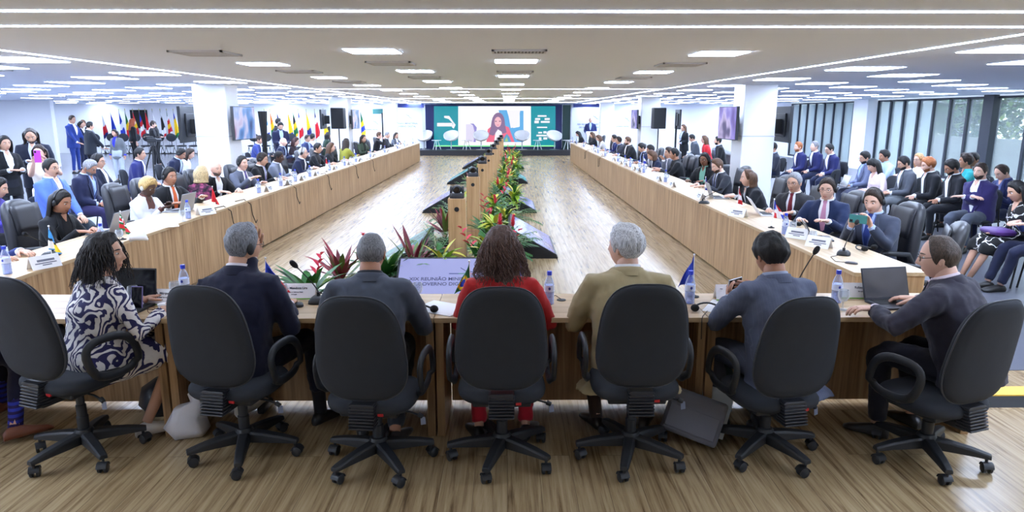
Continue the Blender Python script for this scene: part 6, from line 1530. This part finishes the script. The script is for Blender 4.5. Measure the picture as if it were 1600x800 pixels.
# ------------------------------------------------------------------ on the floor
M_BAGP = plain('plastic_white', (222, 222, 230), .4, bump=.4, bscale=40)
lump('plastic_bag', at_z(300, 690, 0)+V((0, .06, 0)), 'crumpled white plastic bag on the floor under the front table', 'bag', M_BAGP, [(-.05, 0, .0), (-.06, .02, .06), (-.02, .02, .16), (.02, .05, .24), (-.05, .05, .29)], [.08, .105, .09, .06, .025], 2, .14, 28)
t = lump('handbag', at_z(243, 652, 0)+V((0, .12, 0)), 'black bag on the floor beside the desk side panels', 'bag', M_LEA, [(0, 0, 0), (0, 0, .05), (0, .02, .16), (0, .03, .22)], [.12, .15, .13, .06], 6, .06, 24)
t = thing('laptop_bag', at_z(1072, 700, 0), 'grey laptop bag leaning on the desk panel', 'bag', RAD(-18))
RB = Matrix.Rotation(RAD(-24), 4, 'X') @ Matrix.Rotation(RAD(14), 4, 'Y')
M_BAGG = plain('grey_felt', (104, 104, 112), .9, bump=.3, bscale=300)
MB().box((-.17, -.03, .0), (.17, .03, .27)).build('pouch', M_BAGG, t, smooth=30, bevel=.02).matrix_local = Matrix.Translation((0, .02, .055)) @ RB
MB().box((-.15, -.042, .03), (.15, -.03, .17)).build('front_pocket', M_BAGG, t, smooth=30, bevel=.006).matrix_local = Matrix.Translation((0, .02, .055)) @ RB
t2 = thing('folder', at_z(1098, 690, 0), 'white folder with bright green edge beside grey laptop bag', 'folder', RAD(-12))
for n_, a0, a1, mt in (('cover', -.012, .012, plain('folder_clear', (206, 212, 214), .3)), ('green_edge', .012, .02, plain('bright_green', (90, 200, 60), .5))):
    MB().box((-.12, a0, 0), (.12, a1, .29)).build(n_, mt, t2, smooth=0, bevel=.003).matrix_local = Matrix.Translation((0, .03, .04)) @ RB
t = thing('backpack', at_z(1122, 668, 0)+V((.02, .22, 0)), 'dark teal backpack on the floor under the pinstriped man', 'bag', .2)
MB().loft([[(x*q, y*q, z) for x, y in sect(.13, .09, 20, 3)] for z, q in ((0, .85), (.03, 1), (.25, 1), (.34, .85), (.38, .45))]).build('sack', plain('teal_nylon', (28, 62, 72), .6, bump=.3, bscale=60), t, smooth=60)
MB().box((-.09, -.11, .05), (.09, -.08, .2)).build('pocket', plain('teal_nylon', 0), t, smooth=30, bevel=.015); MB().tube([(-.03, -.02, .37), (-.02, -.03, .42), (.02, -.03, .42), (.03, -.02, .37)], .008, 6).build('handle', M_BLK2, t)
a = at_z(1553, 637, 0); b = at_z(1556, 612, 0)
t = thing('cable_ramp', (a.x-.06, a.y, 0), 'black floor cable ramp with yellow lid at right edge', 'cable ramp', 0)
MB().loft([[(x, 0, 0), (x, .08, .055), (x, .22, .055), (x, .30, 0)] for x in (0, 1.9)]).build('ramp_body', M_BLK2, t, smooth=0); MB().box((0, .075, .05), (1.9, .225, .060)).build('lid', plain('safety_yellow', (236, 186, 70), .5), t, smooth=0)
# purple bag in the lap of the woman, laptops on laps, camera tripod
t = thing('handbag', W(FW, (0, .30, .60)), 'purple folder bag on the lap of patterned-dress woman at right', 'bag', RAD(84))
MB().loft([[(x*q, y*q, z) for x, y in sect(.2, .13, 20, 4)] for z, q in ((0, .9), (.015, 1), (.045, 1), (.06, .85))]).build('pouch', plain('purple_leather', (84, 48, 120), .5), t, smooth=60)
lk = [o for o in bpy.data.objects if o.get('label', '').startswith('bearded man in blue-grey suit')][0]
laptop(W(lk, (0, .42, .60)), 'silver laptop on the knees of the man in blue-grey suit', RAD(88)+PI, .32, .22, 112)
t = thing('video_camera', at_z(245, 292, 0)+V((0, 0, 0)), 'black video camera on tripod beside bright navy man', 'camera', RAD(-70))
for k in range(3):
    a = 2*PI*k/3; MB().tube([(0, 0, 1.12), (.22*cos(a), .22*sin(a), .6), (.42*cos(a), .42*sin(a), 0)], [.022, .018, .014], 8).build('tripod_leg', M_BLK2, t)
MB().box((-.06, -.06, 1.1), (.06, .06, 1.2)).build('head', M_BLK, t, smooth=0, bevel=.01); MB().box((-.05, -.12, 1.2), (.05, .11, 1.32)).build('camera_body', M_BLK, t, smooth=0, bevel=.015)
MB().cyl((0, 0, 0), .04, .12, 16, 0, Matrix.Translation((0, .11, 1.26)) @ Matrix.Rotation(-PI/2, 4, 'X')).build('lens', M_CAMB, t); MB().box((-.02, -.15, 1.32), (.02, .04, 1.36)).build('viewfinder', M_BLK, t, smooth=0, bevel=.006)
MB().tube([(0, 0, 1.15), (.1, -.2, 1.08), (.12, -.34, 1.02)], .01, 6).build('pan_handle', M_BLK2, t)
# ------------------------------------------------------------------ daylight, camera, picture settings
w = bpy.data.worlds.new('daylight'); SC.world = w; w.use_nodes = True
bg = w.node_tree.nodes['Background']; bg.inputs[0].default_value = (.90, .96, 1, 1); bg.inputs[1].default_value = 1.7
cam = bpy.data.cameras.new('camera'); co = bpy.data.objects.new('camera', cam); COL.objects.link(co)
cam.sensor_width = 36; cam.lens = 36*F/1600; cam.clip_start = .05; cam.clip_end = 200
co.location = (0, 0, CH); co.rotation_euler = (PI/2-PIT, 0, YAW); SC.camera = co
vs = SC.view_settings; vs.view_transform = 'Standard'; vs.look = 'None'; vs.gamma = 1; vs.use_curve_mapping = False; vs.exposure = EXPO
cy = SC.cycles; cy.max_bounces = 9; cy.diffuse_bounces = 6; cy.glossy_bounces = 3; cy.transmission_bounces = 4; cy.transparent_max_bounces = 12; cy.sample_clamp_indirect = 4; cy.caustics_reflective = False; cy.caustics_refractive = False
